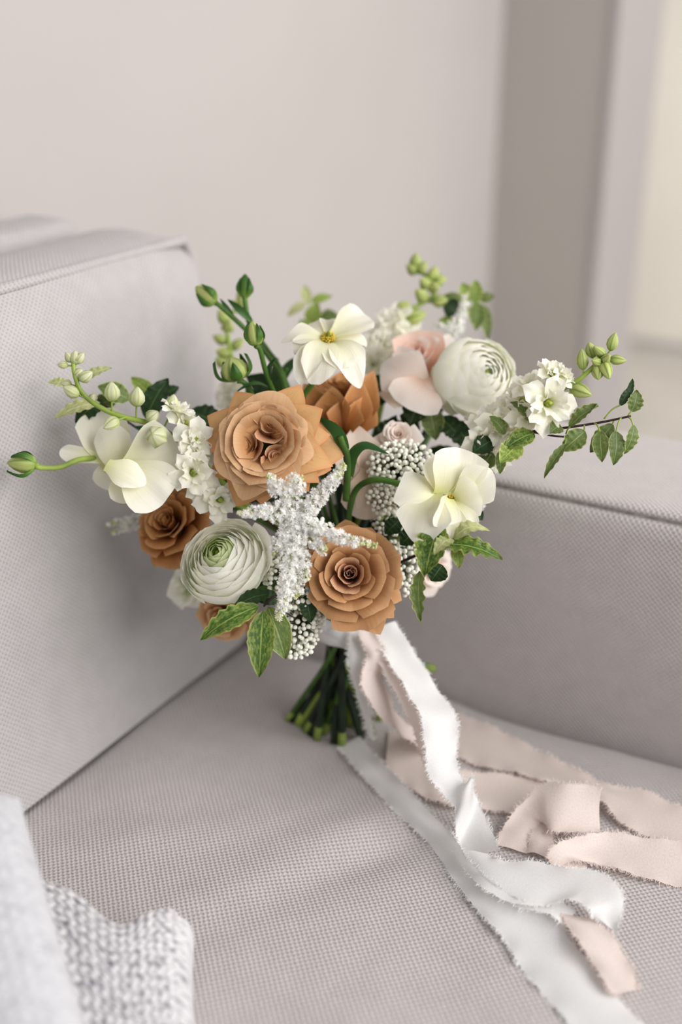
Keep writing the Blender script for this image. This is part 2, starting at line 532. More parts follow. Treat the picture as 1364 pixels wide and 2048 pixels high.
def lathe(base, axis, prof, ns=14, ridge=0.0, nr=5, spin=0.0):
    """prof: list of (distance along the axis, radius)"""
    B = basis(axis, spin)
    v, uv = [], []
    for i, (h, r) in enumerate(prof):
        for j in range(ns):
            a = 2 * pi * j / ns
            q = r * (1 + ridge * cos(nr * a))
            v.append(np.asarray(base) + B @ np.array([q * cos(a), q * sin(a), h]))
            uv.append((j / ns, i / (len(prof) - 1)))
    k = len(prof)
    f = [(i * ns + j, i * ns + (j + 1) % ns, (i + 1) * ns + (j + 1) % ns, (i + 1) * ns + j) for i in range(k - 1) for j in range(ns)]
    f.append(tuple(range(ns - 1, -1, -1)))
    f.append(tuple((k - 1) * ns + j for j in range(ns)))
    return np.array(v), f, np.array(uv)

ICO_V, ICO_F = None, None
def ico():
    global ICO_V, ICO_F
    if ICO_V is None:
        g = (1 + 5 ** 0.5) / 2
        v = [(-1, g, 0), (1, g, 0), (-1, -g, 0), (1, -g, 0), (0, -1, g), (0, 1, g), (0, -1, -g), (0, 1, -g), (g, 0, -1), (g, 0, 1), (-g, 0, -1), (-g, 0, 1)]
        f = [(0, 11, 5), (0, 5, 1), (0, 1, 7), (0, 7, 10), (0, 10, 11), (1, 5, 9), (5, 11, 4), (11, 10, 2), (10, 7, 6), (7, 1, 8), (3, 9, 4), (3, 4, 2), (3, 2, 6), (3, 6, 8), (3, 8, 9), (4, 9, 5), (2, 4, 11), (6, 2, 10), (8, 6, 7), (9, 8, 1)]
        v = [unit(p) for p in v]
        cache, nf = {}, []
        def mid(a, b):
            k = (min(a, b), max(a, b))
            if k not in cache:
                v.append(unit(v[a] + v[b])); cache[k] = len(v) - 1
            return cache[k]
        for a, b, c in f:
            x, y, z = mid(a, b), mid(b, c), mid(c, a)
            nf += [(a, x, z), (b, y, x), (c, z, y), (x, y, z)]
        ICO_V, ICO_F = np.array(v), nf
    return ICO_V, ICO_F

# ------------------------------------------------------------------ room
def wbox(name, s0, s1, t0, t1, z0, z1, mat, kind='structure', parent=None, bev=0.0):
    c = [W(s, t, z) for z in (z0, z1) for s, t in ((s0, t0), (s1, t0), (s1, t1), (s0, t1))]
    f = [(3, 2, 1, 0), (4, 5, 6, 7), (0, 1, 5, 4), (1, 2, 6, 5), (2, 3, 7, 6), (3, 0, 4, 7)]
    o = link(name, mesh(name, c, f, mat, smooth=False), parent, kind=kind)
    if bev:
        b = o.modifiers.new('round', 'BEVEL'); b.width = bev; b.segments = 3
    return o

TW = -0.30
SWC = 1.235                  # corner of the back wall with the side wall
wbox('wall_back', -2.6, SWC, TW - 0.12, TW, -ZS, 2.1, M['wall'])
SE = P(1180, 700, 1.0)
def on_plane(x, y, q, n):
    d = ray(x, y)
    return CAM + d * ((q - CAM) @ n) / (d @ n)
te = float((on_plane(1180, 700, W(SWC, 0, 0), US) - ORG) @ UN)
se = float((on_plane(1257, 700, W(0, te, 0), UN) - ORG) @ US)
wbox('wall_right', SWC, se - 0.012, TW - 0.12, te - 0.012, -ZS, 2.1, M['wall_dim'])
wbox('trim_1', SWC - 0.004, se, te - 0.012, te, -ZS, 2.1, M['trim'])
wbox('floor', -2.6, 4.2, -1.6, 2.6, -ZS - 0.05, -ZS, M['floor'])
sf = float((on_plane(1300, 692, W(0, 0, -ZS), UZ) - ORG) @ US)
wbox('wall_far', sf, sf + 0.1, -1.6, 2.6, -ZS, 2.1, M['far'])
wbox('baseboard_far', sf - 0.015, sf, -1.6, 2.6, -ZS, -ZS + 0.02, M['trim'])

# ------------------------------------------------------------------ sofa
def fabric_uv(me_o, local):
    """metric uv by dominant normal, in sofa axes"""
    me = me_o.data
    ul = me.uv_layers.get('UVMap') or me.uv_layers.new(name='UVMap')
    co = np.array([v.co for v in me.vertices]) + np.array(me_o.location) * 0
    L3 = np.stack([local[0], local[1], local[2]], axis=1)
    q = co @ L3
    for p in me.polygons:
        n = np.abs(np.array(p.normal) @ L3)
        k = int(np.argmax(n))
        a, b = [(1, 2), (0, 2), (0, 1)][k]
        for li in p.loop_indices:
            vi = me.loops[li].vertex_index
            ul.data[li].uv = (q[vi, a], q[vi, b])

def seat_h(s, t):
    """gentle crown, wrinkles and edge rounding of the seat cushion top"""
    s = np.asarray(s, float); t = np.asarray(t, float)
    h = 0.0 * s
    def ridge(s0, t0, ang, wl, ws, a):
        ds, dt = s - s0, t - t0
        x = ds * cos(ang) + dt * sin(ang); y = -ds * sin(ang) + dt * cos(ang)
        return a * np.exp(-(x / wl) ** 2 - (y / ws) ** 2)
    h = h + ridge(-0.205, 0.215, 0.55, 0.06, 0.016, 0.0035)
    h = h + ridge(-0.225, 0.245, 0.55, 0.07, 0.016, -0.004)
    h = h + ridge(-0.28, 0.10, 0.9, 0.06, 0.018, 0.003)
    h = h + ridge(-0.30, 0.18, 0.6, 0.08, 0.02, 0.003)
    h = h + ridge(-0.11, 0.30, -0.6, 0.10, 0.022, -0.0025)
    h = h + 0.0012 * np.sin(s * 31 + 2 * np.sin(t * 17)) * np.sin(t * 27 + 1.3)
    h = h - 0.016 * np.exp(-np.clip(0.004 - s, 0, 1) / 0.012) * (1 + 0.35 * np.sin(t * 24 + 1))
    h = h - 0.006 * np.exp(-np.clip(t + 0.004, 0, 1) / 0.006)
    return h

def S(x, y, h=0.0):
    """point on the seat top under photograph pixel (x, y), raised by h"""
    z = 0.0
    for _ in range(3):
        d = ray(x, y)
        p = CAM + d * ((ZS + z + h - CAM[2]) / d[2])
        q = p - ORG
        z = float(seat_h(q @ US, q @ UN))
    return p

sofa = thing('sofa', 'light grey woven fabric sofa with low square arm and boxy back', 'sofa', W(-0.4, 0.2, -ZS))
def extrude_t(name, prof, t0, t1, nt, mat, parent, nfun=None):
    """closed profile in the (s, z) plane swept along t"""
    v, f = [], []
    k = len(prof)
    for i in range(nt + 1):
        t = t0 + (t1 - t0) * i / nt
        for (s, z) in prof:
            v.append(W(s, t, z))
    for i in range(nt):
        for j in range(k):
            a, b = i * k + j, i * k + (j + 1) % k
            f.append((a, b, b + k, a + k))
    f.append(tuple(range(k)))
    f.append(tuple(nt * k + j for j in range(k - 1, -1, -1)))
    return part(name, v, f, mat, parent)

# arm: the side panel is sewn to the top panel along a recessed seam
ap = [(0.012, -0.30), (0.010, -0.02), (0.006, 0.08), (0.004, 0.15), (0.0045, 0.180), (0.0065, 0.1900), (0.0095, 0.1930), (0.0135, 0.1938),
      (0.0125, 0.1955), (0.0105, 0.1975), (0.0115, 0.2000), (0.017, 0.2020), (0.03, 0.2030), (0.08, 0.2035), (0.14, 0.2025), (0.172, 0.2000), (0.184, 0.194), (0.190, 0.182), (0.192, 0.1), (0.19, -0.30)]
arm = extrude_t('armrest', ap, -0.06, 0.80, 60, M['fabric_arm'], sofa)
fabric_uv(arm, (US, UN, UZ))
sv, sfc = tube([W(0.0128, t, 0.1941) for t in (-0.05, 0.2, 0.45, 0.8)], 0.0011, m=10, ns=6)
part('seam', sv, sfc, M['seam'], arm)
o = wbox('backrest', -1.6, 0.03, -0.268, -0.195, -0.34, 0.368, M['fabric'], None, sofa, 0.02)
for q in [o]:
    q.data.transform(__import__('mathutils').Matrix.Translation([-x for x in sofa.location]))
    fabric_uv(q, (US, UN, UZ))
for nm, a in (('base', (-1.6, 0.19, -0.27, 0.62, -0.34, -0.155)),):
    o = wbox(nm, *a, M['fabric'], None, sofa, 0.01)
    o.data.transform(__import__('mathutils').Matrix.Translation([-x for x in sofa.location]))
    fabric_uv(o, (US, UN, UZ))
for (s, t) in ((-1.55, -0.22), (0.14, -0.22), (-1.55, 0.57), (0.14, 0.57)):
    lv, lf, lu = lathe(W(s, t, -ZS), UZ, [(0, 0.016), (0.002, 0.018), (0.06, 0.022), (0.112, 0.025)], 12)
    part('leg', lv, lf, M['twig'], sofa, lu)

# seat cushion
seat = thing('seat_cushion', 'light grey woven seat cushion under the bouquet', 'cushion', W(-0.5, 0.25, -0.15))
ss = np.concatenate([np.linspace(-1.55, -0.55, 14)[:-1], np.linspace(-0.55, -0.03, 120)[:-1], np.linspace(-0.03, 0.003, 10)])
tt = np.concatenate([np.linspace(-0.03, 0.01, 10)[:-1], np.linspace(0.01, 0.52, 120)[:-1], np.linspace(0.52, 0.60, 10)])
SSg, TTg = np.meshgrid(ss, tt)
H = seat_h(SSg, TTg)
H = H - 0.03 * sstep(0.56, 0.60, TTg) ** 2
sv = [W(a, b, c) for a, b, c in zip(SSg.ravel(), TTg.ravel(), H.ravel())]
nu, nv = len(ss), len(tt)
sfc = list(gridf(nu, nv))
rim = [i for i in range(nu)] + [j * nu + nu - 1 for j in range(1, nv)] + [(nv - 1) * nu + i for i in range(nu - 2, -1, -1)] + [j * nu for j in range(nv - 2, 0, -1)]
b0 = len(sv)
for i in rim:
    q = sv[i] - ORG
    sv.append(W(q @ US, q @ UN, -0.15))
kk = len(rim)
for i in range(kk):
    sfc.append((rim[i], b0 + i, b0 + (i + 1) % kk, rim[(i + 1) % kk]))
sfc.append(tuple(b0 + i for i in range(kk)))
o = part('cover', sv, sfc, M['fabric_seat'], seat)
fabric_uv(o, (US, UN, UZ))

# back cushion: leaning box with welted top edges
REC = radians(10)
NB = UN * cos(REC) + UZ * sin(REC)
UB = UZ * cos(REC) - UN * sin(REC)
def BK(s, h, k):
    """s along, h up the leaning face, k out of the face"""
    return W(0, 0, 0) + US * s + UB * h + NB * k
HB, TB, S0, S1 = 0.366, 0.118, -0.62, 0.012
back = thing('back_cushion', 'tall light grey back cushion with welted top edge at left', 'cushion', BK(-0.3, 0, -0.06))
def rounded(s, h):
    """bulge of the cushion front"""
    a = np.clip((S1 - s) / 0.05, 0, 1); b = np.clip((HB - h) / 0.05, 0, 1)
    return -0.016 * (1 - a) ** 2.2 - 0.010 * (1 - b) ** 2.5
sa = np.concatenate([np.linspace(S0, -0.05, 40)[:-1], np.linspace(-0.05, S1, 16)])
ha = np.concatenate([np.linspace(0.0, HB - 0.05, 34)[:-1], np.linspace(HB - 0.05, HB, 12)])
GA, GH = np.meshgrid(sa, ha)
rr = 0.022
def edge_s(s, h):
    """the upper corner is rounded, the end bulges above the arm"""
    lim = S1 + 0.022 * sstep(0.17, 0.27, h)
    d = h - (HB - rr)
    cut = np.where(d > 0, rr - np.sqrt(np.clip(rr * rr - d * d, 0, None)), 0)
    return S0 + (s - S0) / (S1 - S0) * (lim - cut - S0)
GS = edge_s(GA, GH)
K = rounded(GA, GH) + 0.002 * np.sin(GA * 19) * np.sin(GH * 15)
v1 = [BK(a, b, c) for a, b, c in zip(GS.ravel(), GH.ravel(), K.ravel())]
nu, nv = len(sa), len(ha)
f1 = list(gridf(nu, nv))
rim = [j * nu for j in range(nv - 1, 0, -1)] + [i for i in range(nu)] + [j * nu + nu - 1 for j in range(1, nv)] + [(nv - 1) * nu + i for i in range(nu - 2, 0, -1)]
o = part('cover', v1, f1, M['fabric'], back)
fabric_uv(o, (US, NB, UB))
# boxing strip: the band that runs round the cushion, bulging a little
nk = 12
v2, f2 = [], []
kk = len(rim)
ctr = BK((S0 + S1) / 2, HB / 2, 0)
for a in range(nk + 1):
    w_ = a / nk
    for i in rim:
        q = v1[i]
        out = (q - ctr); out = out - (out @ NB) * NB
        # boxing faces: straight out normals
        hh = (q - ORG) @ UB; s_ = (q - ORG) @ US
        wu, ws = float(sstep(HB - 0.035, HB - 0.004, hh)), float(sstep(S1 - 0.012, S1 + 0.018, s_))
        o_ = UB * wu + US * ws; o_ = o_ / max(1.0, np.linalg.norm(o_))
        puff = (0.007 + 0.006 * wu) * sin(pi * w_) ** 0.6
        lift = 0.010 * w_ * wu
        v2.append(q - NB * TB * w_ + o_ * puff + UB * lift)
for a in range(nk):
    for i in range(kk):
        f2.append((a * kk + i, a * kk + (i + 1) % kk, (a + 1) * kk + (i + 1) % kk, (a + 1) * kk + i))
f2.append(tuple(nk * kk + i for i in range(kk)))
o = part('boxing', v2, f2, M['fabric'], back)
fabric_uv(o, (US, NB, UB))
def welt(k0, off, nm, rad):
    pts = [BK(s, HB + off, k0) for s in np.linspace(S0, -0.03, 12)]
    e = S1 + 0.022
    for a in np.linspace(0, pi / 2, 6):
        pts.append(BK(e - rr + rr * sin(a), HB - rr + (rr + off) * cos(a), k0 - 0.010 * sin(a)))
    pts += [BK(e + off, h, k0 - 0.014) for h in (0.30, 0.26)] + [BK(S1 + off, h, k0 - 0.014) for h in (0.16, 0.01)]
    wv, wf = tube(pts, rad, m=4, ns=8)
    wo = part(nm, wv, wf, M['fabric'], back)
    fabric_uv(wo, (US, NB, UB))
welt(-0.011, 0.0015, 'welt', 0.0042)
welt(-TB, 0.0115, 'welt', 0.0036)

# ------------------------------------------------------------------ knitted cushions at the near left
def pillow(name, label, corners, thick, mat, n, period, depth, loc, ears=0.25, puff_pow=0.5, dip=None, rnd=0.0):
    """pillow between four world corners, both faces, with knitted ribs as relief"""
    t = thing(name, label, 'cushion', loc, 'knitted cushions at the near left')
    c00, c10, c11, c01 = [np.asarray(c) for c in corners]
    nrm = unit(np.cross(c10 - c00, c01 - c00))
    if nrm[2] < 0: nrm = -nrm
    wu, wv_ = np.linalg.norm(c10 - c00), np.linalg.norm(c01 - c00)
    a = np.linspace(0, 1, n)
    A, B = np.meshgrid(a, a)
    ea = ears * (4 * B * (1 - B)); eb = ears * (4 * A * (1 - A))
    A2 = A + (0.5 - A) * ea * np.abs(2 * A - 1) ** 2
    B2 = B + (0.5 - B) * eb * np.abs(2 * B - 1) ** 2
    if dip:
        B2 = B2 + dip[2] * np.exp(-((A - dip[0]) / dip[1]) ** 2) * (1 - B) ** 2
    if rnd:
        ca = np.clip(1 - A / rnd, 0, 1); cb = np.clip(1 - B / rnd, 0, 1)
        k_ = rnd * (1 - np.sqrt(np.clip(1 - np.minimum(ca, cb) ** 2 , 0, 1)))
        A2 = A2 + k_ * (ca > 0) * .9; B2 = B2 + k_ * (cb > 0) * .9
    base = (c00[None, None] * ((1 - A2) * (1 - B2))[..., None] + c10[None, None] * (A2 * (1 - B2))[..., None]
            + c11[None, None] * (A2 * B2)[..., None] + c01[None, None] * ((1 - A2) * B2)[..., None])
    edge = (np.clip(1 - np.abs(2 * A - 1) ** 3.2, 0, 1) * np.clip(1 - np.abs(2 * B - 1) ** 3.2, 0, 1)) ** puff_pow
    X, Y = A * wu, B * wv_
    # knitted loops: slanted pairs
    px = Y / period; py = X / (period * 0.8)
    col = np.abs((px % 1.0) - 0.5) * 2
    loop = np.abs(np.sin(pi * (py + 0.55 * col))) ** 0.7 * (0.45 + 0.55 * np.abs(np.sin(pi * 2 * px)))
    nz = 0.5 + 0.5 * np.sin(X * 730 + 3 * np.sin(Y * 410)) * np.sin(Y * 615 + 2 * np.sin(X * 333))
    loop = loop * (0.75 + 0.4 * nz)
    top = base + nrm * (thick * edge * 0.5 + depth * loop)[..., None]
    bot = base - nrm * (thick * edge * 0.5)[..., None]
    v = np.concatenate([top.reshape(-1, 3), bot.reshape(-1, 3)])
    f = list(gridf(n, n)) + [tuple(i + n * n for i in reversed(q)) for q in gridf(n, n)]
    ring = [i for i in range(n)] + [j * n + n - 1 for j in range(1, n)] + [(n - 1) * n + i for i in range(n - 2, -1, -1)] + [j * n for j in range(n - 2, 0, -1)]
    for i in range(len(ring)):
        p, q = ring[i], ring[(i + 1) % len(ring)]
        f.append((q, p, p + n * n, q + n * n))
    uv = np.stack([X.ravel(), Y.ravel()], axis=1)
    part('knit_cover', v, f, mat, t, np.concatenate([uv, uv]))
    return t

c_a = P(392, 1838, 0.712); c_b = P(-150, 1700, 0.76); c_c = P(-160, 2330, 0.60); c_d = P(452, 2330, 0.60)
pillow('knitted_cushion', 'pale marled knit cushion, its square corner poking onto the seat', (c_a, c_b, c_c, c_d), 0.062, M['knit'], 300, 0.0085, 0.0022, (c_a + c_c) / 2, ears=0.10, puff_pow=0.30, dip=(0.27, 0.11, 0.13), rnd=0.10)
e_a = P(40, 1600, 0.66); e_b = P(-420, 1560, 0.66); e_c = P(-420, 2400, 0.52); e_d = P(262, 2330, 0.53)
pillow('knitted_cushion', 'smoother pale knit cushion at the very edge, in front of the marled one', (e_a, e_b, e_c, e_d), 0.07, M['knit_pale'], 240, 0.008, 0.0014, (e_a + e_c) / 2, ears=0.02, puff_pow=0.4)

# ------------------------------------------------------------------ bouquet: binding point and feet of the stems
BIND = P(690, 1262, 0.90)
FEET = [(574, 1440), (596, 1448), (612, 1462), (622, 1470), (634, 1478), (646, 1466), (668, 1486), (684, 1490), (655, 1440),
        (722, 1478), (744, 1466), (704, 1452), (690, 1436), (640, 1452), (606, 1440), (720, 1440), (760, 1440), (630, 1430), (672, 1455), (735, 1430)]
_fi = [0]
BA = unit(np.cross(UZ, UN))
def stem_path(bloom, axis, foot=None, back=0.03, via=None):
    """from the back of a bloom through the binding to the seat"""
    k = _fi[0]; _fi[0] += 1
    f = FEET[k % len(FEET)] if foot is None else foot
    ft = S(*f, 0.001) if len(f) == 2 else P(*f)
    a = k * 2.4
    q = 0.015 * sqrt((k % 7 + 1) / 8)
    b = BIND + CR * q * cos(a) + unit(np.array([0, 1, 0])) * q * sin(a)
    pts = [np.asarray(bloom)] + [np.asarray(v) for v in (via or [np.asarray(bloom) - unit(axis) * back])]
    pts += [pts[-1] * 0.35 + (b + UZ * 0.055) * 0.65, b + UZ * 0.012, b - UZ * 0.012, ft]
    return pts
def add_stem(t, bloom, axis, r=0.0026, mat='stem', foot=None, back=0.03, via=None):
    if mat == 'stem' and via is None: mat = ('stem', 'stem_dark', 'stem_dark', 'stem_blue', 'stem_dark')[_fi[0] % 5]
    v, f = tube(stem_path(bloom, axis, foot, back, via), r, r * 1.1, m=6, ns=8)
    st = part('stem', v, f, M[mat], t)
    if _fi[0] % 3 != 1:
        e = stem_path_end(v, 8)
        cv, cf = tube([e[1] + (e[0] - e[1]) * q for q in (1.0, .5, -.002)], r * 1.13, r * 1.125, m=1, ns=8)
        part('lit_cut_end', cv, cf, M['stem_light'], st)  # lime sleeve: the lit look of the stem end put into colour
    return st
def stem_path_end(v, ns):
    a, b = v[-ns:].mean(axis=0), v[-4 * ns:-3 * ns].mean(axis=0)
    return a + (b - a) * min(1.0, .012 / (np.linalg.norm(b - a) + 1e-9)), a

def xf(local, pos, B):
    return np.asarray(pos) + local @ B.T

def petals_from(t, pos, B, specs, name='petal'):
    for k, (mat, kw) in enumerate(specs):
        v = whorl_petal(seed=rng.integers(1 << 30), **kw)
        nu, nv = kw.get('nu', 9), kw.get('nv', 9)
        part(name, xf(v, pos, B), gridf(nu, nv), M[mat], t, guv(nu, nv))

def lerp(a, b, t): return a + (b - a) * t

def rose(label, x, y, d, axis, R, mats=('caramel_in', 'caramel'), n=26, tmax=1.0, centres=0, spin=0.0, guards=(), gmat='caramel_old',
         group='caramel roses', name='rose', stem='stem_dark', foot=None, pointed=0.12, th_open=1.0, depth_off=0.0):
    pos = P(x, y, d)
    B = basis(axis, spin)
    t = thing(name, label, 'rose', pos, group)
    k = R / 0.045
    sp = []
    j = lambda a: float(rng.uniform(1 - a, 1 + a))
    if centres:
        for c in range(centres):
            a0 = spin + c * 2 * pi / centres + 0.5
            off = np.array([cos(a0), sin(a0), 0]) * 0.0150 * k
            for i in range(8):
                q = i / 7
                kw = dict(az=i * 2.4 + c, r0=lerp(.0006, .0062, q) * k * (1.15 if c == 0 else .9), z0=(.001 if c == 0 else -.0015) * k, th0=radians(lerp(0, 9, q)), th1=radians(lerp(-8, 36, q)), L=lerp(.0170, .0225, q) * k * j(.08),
                          w=lerp(.006, .0125, q) * k, wrap=1.0, minr=.0016 * k, rd=.10, curl=radians(18), ruf=.0004 * k, seed=int(rng.integers(1 << 30)), nu=11, nv=9)
                v = whorl_petal(**kw)
                part('petal', xf(v + off, pos, B), gridf(11, 9), M[mats[0]], t, guv(11, 9))
    i0 = 0.36 if centres else 0.0
    for i in range(n):
        q = lerp(i0, tmax, i / (n - 1))
        inner = q < 0.4
        r_ = lerp(.0008, .009, q) * k
        if centres: r_ = lerp(.0045, .0095, q) * k
        th0 = radians(lerp(2, 60, q ** 0.9) * th_open + rng.uniform(-6, 6))
        th1 = radians((lerp(-22, 84, q ** 0.85)) * th_open + rng.uniform(-6, 6))
        sp.append((mats[0] if q < 0.35 else mats[1],
                   dict(az=spin + i * 2.39996 + rng.uniform(-.12, .12), r0=r_, z0=lerp(.003, -.006, q) * k, th0=th0, th1=th1,
                        L=lerp(.0225, .042, q) * k * j(.05), w=lerp(.0095, .029, q) * k * j(.10), wrap=lerp(1.0, 1.35, q), minr=.0022 * k,
                        rd=lerp(.10, .24, q), pw=lerp(2.6, 1.7, q), curl=radians(lerp(14, 62, q)), side=lerp(0, .009, q) * k,
                        tip=pointed * max(0, q - .35) * j(.6), ruf=lerp(.0003, .0011, q) * k, nu=11, nv=11)))
    petals_from(t, pos, B, sp)
    zb = B[:, 2]
    for gspec in guards:
        gx, gy, gd, gw = gspec[:4]
        o = gspec[4] if len(gspec) > 4 else {}
        tip = P(gx, gy, gd)
        base = P(*o['base']) if 'base' in o else pos - zb * 0.004 * k + 0.12 * (tip - pos)
        v = bt_petal(base, tip, gw, o.get('nrm', zb), bend=o.get('bend', .10), cup=o.get('cup', .05), curl=o.get('curl', -.16), rd=o.get('rd', .52), pw=o.get('pw', 1.2),
                     side=o.get('side', .10), ruf=.018, base_w=.45, seed=int(rng.integers(1 << 30)))
        part('petal', v, gridf(11, 13), M[o.get('mat', gmat)], t, guv(11, 13))
    hv, hf, hu = lathe(pos - zb * 0.018 * k, zb, [(0, .003 * k), (.004 * k, .006 * k), (.010 * k, .008 * k), (.014 * k, .006 * k)], 10)
    part('calyx', hv, hf, M['stem'], t, hu)
    for i in range(5):
        a = i * 2 * pi / 5
        e = B @ np.array([cos(a), sin(a), 0])
        b0 = pos - zb * .010 * k + e * .007 * k
        v = bt_petal(b0, b0 + e * .016 * k - zb * .014 * k, .008 * k, zb, curl=-.1, leaf=True, nu=5, nv=7)
        part('sepal', v, gridf(5, 7), M['sepal'], t, guv(5, 7))
    add_stem(t, pos - zb * 0.016 * k, zb, 0.0029, stem, foot)
    return t

def ranunculus(label, x, y, d, axis, R, n=84, spin=0.0, openness=1.0, outer=(), foot=None, green=True, group='white ranunculus'):
    pos = P(x, y, d)
    B = basis(axis, spin)
    t = thing('ranunculus', label, 'flower', pos, group)
    k = R / 0.034
    for i in range(n):
        q = (i / (n - 1)) ** 0.8
        Rs = lerp(.0045, .0335, q) * k * (1 + rng.uniform(-.03, .03))
        al = radians(lerp(22, 66, q ** 0.9) * openness)
        # meridian arc of a shell from below to the polar angle al
        ps = np.linspace(radians(135 if q < .8 else 128), al, 20)
        zc = lerp(.0135, -.004, q ** .8) * k
        nu, nv = 9, 9
        u = np.linspace(-1, 1, nu)[None, :]
        v = np.linspace(0, 1, nv)[:, None]
        ve = v * (1 - .15 * np.abs(u) ** 2.3)
        psi = ps[0] + (al - ps[0]) * ve
        flare = (.0011 + .0016 * q) * k * sstep(.78, 1, ve)
        rr_ = (Rs + flare) * np.sin(psi)
        zz_ = zc + (Rs + flare * .2) * np.cos(psi) * lerp(1.0, .62, q)
        half = lerp(1.15, .50, q ** .6) * (1 + rng.uniform(-.1, .1))
        w = half * (0.45 + .55 * sstep(0, .6, ve))
        az = spin + i * 2.39996 + rng.uniform(-.1, .1)
        rp = rng.uniform(0, 6, 2)
        ru = (.00022 * k * (np.sin(u * 6 + rp[0]) + .6 * np.sin(u * 11 + rp[1])) * v ** 3)
        rr_ = rr_ + ru
        th = az + u * w
        V = np.stack([(rr_ * np.cos(th)).ravel(), (rr_ * np.sin(th)).ravel(), (zz_ + ru).ravel()], axis=1)
        m = 'ranunc_green' if (green and q < .36) else 'ranunc'
        part('petal', xf(V, pos, B), gridf(nu, nv), M[m], t, guv(nu, nv))
    hv, hf, hu = lathe(pos + B[:, 2] * .008 * k, B[:, 2], [(0, .002 * k), (.004 * k, .0028 * k), (.0065 * k, .0016 * k), (.0072 * k, .0004 * k)], 8)
    part('heart', hv, hf, M['pistil'], t, hu)
    for (gx, gy, gd, gw) in outer:
        tip = P(gx, gy, gd)
        v = bt_petal(pos - B[:, 2] * .012 * k, tip, gw, B[:, 2], bend=-.12, cup=.12, curl=.10, rd=.20, pw=2.4, base_w=.5, ruf=.02, seed=int(rng.integers(1 << 30)))
        part('petal', v, gridf(11, 13), M['ranunc'], t, guv(11, 13))
    add_stem(t, pos - B[:, 2] * .022 * k, B[:, 2], 0.0027, 'stem', foot)
    return t

# ---- caramel roses
F = D(0, 0, 1)
rose('largest caramel rose, three swirls in its centre, facing out at the top middle', 536, 893, 0.805, D(-.10, .16, 1), 0.0410, n=15, tmax=.64, centres=3, spin=0.35, pointed=.2,
     guards=[(541, 792, .788, .038, dict(mat='caramel', bend=.22, rd=.22, pw=2.2, curl=-.25)), (600, 848, .783, .040, dict(mat='caramel', bend=.24, rd=.34, pw=1.5, curl=-.25)), (612, 905, .782, .036, dict(mat='caramel', bend=.22, rd=.3, pw=1.6, curl=-.22)),
             (570, 966, .780, .040, dict(mat='caramel', bend=.24, rd=.3, pw=1.7, curl=-.2)), (486, 986, .784, .040, dict(mat='caramel', bend=.22, rd=.36, pw=1.5, curl=-.22)), (440, 930, .787, .038, dict(mat='caramel', bend=.22, rd=.24, pw=2.0, curl=-.22)), (448, 850, .788, .040, dict(mat='caramel', bend=.22, rd=.3, pw=1.7, curl=-.22)), (496, 806, .79, .036, dict(mat='caramel', bend=.22, rd=.3, pw=1.8, curl=-.2)),
             (648, 866, .788, .040, dict(bend=.2, curl=-.22)), (655, 925, .787, .040, dict(bend=.18, curl=-.2)), (628, 955, .786, .040, dict(bend=.2, curl=-.22)), (425, 895, .795, .040, dict(bend=.18, curl=-.2)),
             (692, 902, .800, .046), (638, 818, .790, .044), (597, 768, .802, .040), (540, 782, .806, .046), (470, 782, .806, .044), (414, 829, .806, .042), (416, 880, .800, .045),
             (422, 944, .800, .042), (470, 1008, .800, .044), (520, 1004, .797, .042), (612, 976, .792, .048), (660, 935, .80, .046)], foot=(584, 1442))
rose('shaded brown rose under the white flowers on the left', 352, 1056, 0.865, D(-.42, .42, .85), 0.0325, mats=('bronze', 'bronze'), n=24, spin=1.2,
     guards=[(286, 1080, .868, .034), (300, 1130, .866, .034), (352, 1136, .858, .036), (420, 1070, .85, .036), (425, 1010, .86, .034), (292, 1040, .872, .034), (390, 1140, .862, .03)], gmat='bronze', stem='stem_dark')
rose('caramel rose seen side-on beneath the topmost white flower', 684, 806, 0.882, D(.10, .90, .42), 0.0300, mats=('bronze', 'bronze'), n=22, tmax=.82, spin=.4,
     guards=[(606, 764, .868, .034, dict(base=(668, 866, .866), nrm=F, curl=-.16, bend=.12, cup=.35)), (632, 752, .874, .030, dict(base=(676, 866, .87), nrm=F, curl=-.1, bend=.1, cup=.3)), (748, 738, .866, .028, dict(base=(704, 868, .866), nrm=F, curl=-.12, bend=.10, cup=.35)),
             (722, 748, .860, .026, dict(base=(694, 872, .862), nrm=D(.3, 0, 1), curl=-.14, bend=.12, cup=.4)), (660, 772, .856, .034, dict(base=(676, 868, .858), nrm=D(-.3, .1, 1), curl=-.2, bend=.14, cup=.35)), (700, 790, .852, .030, dict(base=(684, 870, .856), nrm=F, curl=-.24, bend=.14, cup=.4)),
             (748, 786, .860, .028, dict(base=(696, 870, .86), nrm=D(.3, 0, 1), cup=.4, curl=-.15)), (612, 812, .858, .030, dict(base=(672, 866, .858), nrm=D(-.2, .2, 1), cup=.3, curl=-.15)), (684, 742, .89, .03, dict(curl=.05))], gmat='bronze')
rose('caramel rose low on the right, directly above the ribbon knot', 700, 1152, 0.800, D(-.02, .16, 1), 0.0355, n=25, spin=2.0, mats=('caramel_in', 'toffee'),
     guards=[(606, 1128, .805, .036), (622, 1190, .80, .036), (655, 1236, .795, .036), (762, 1270, .80, .038), (716, 1258, .792, .036), (806, 1200, .805, .034), (790, 1105, .81, .036), (745, 1048, .82, .038), (690, 1032, .822, .040), (640, 1066, .815, .034), (790, 1236, .803, .028)], gmat='toffee')
rose('small peach-brown rose peeking out below the white ranunculus', 452, 1222, 0.875, D(-.3, -.3, .9), 0.024, mats=('caramel', 'caramel'), n=16, spin=.8,
     guards=[(410, 1226, .875, .03), (440, 1272, .87, .03), (500, 1262, .868, .03)], gmat='caramel')

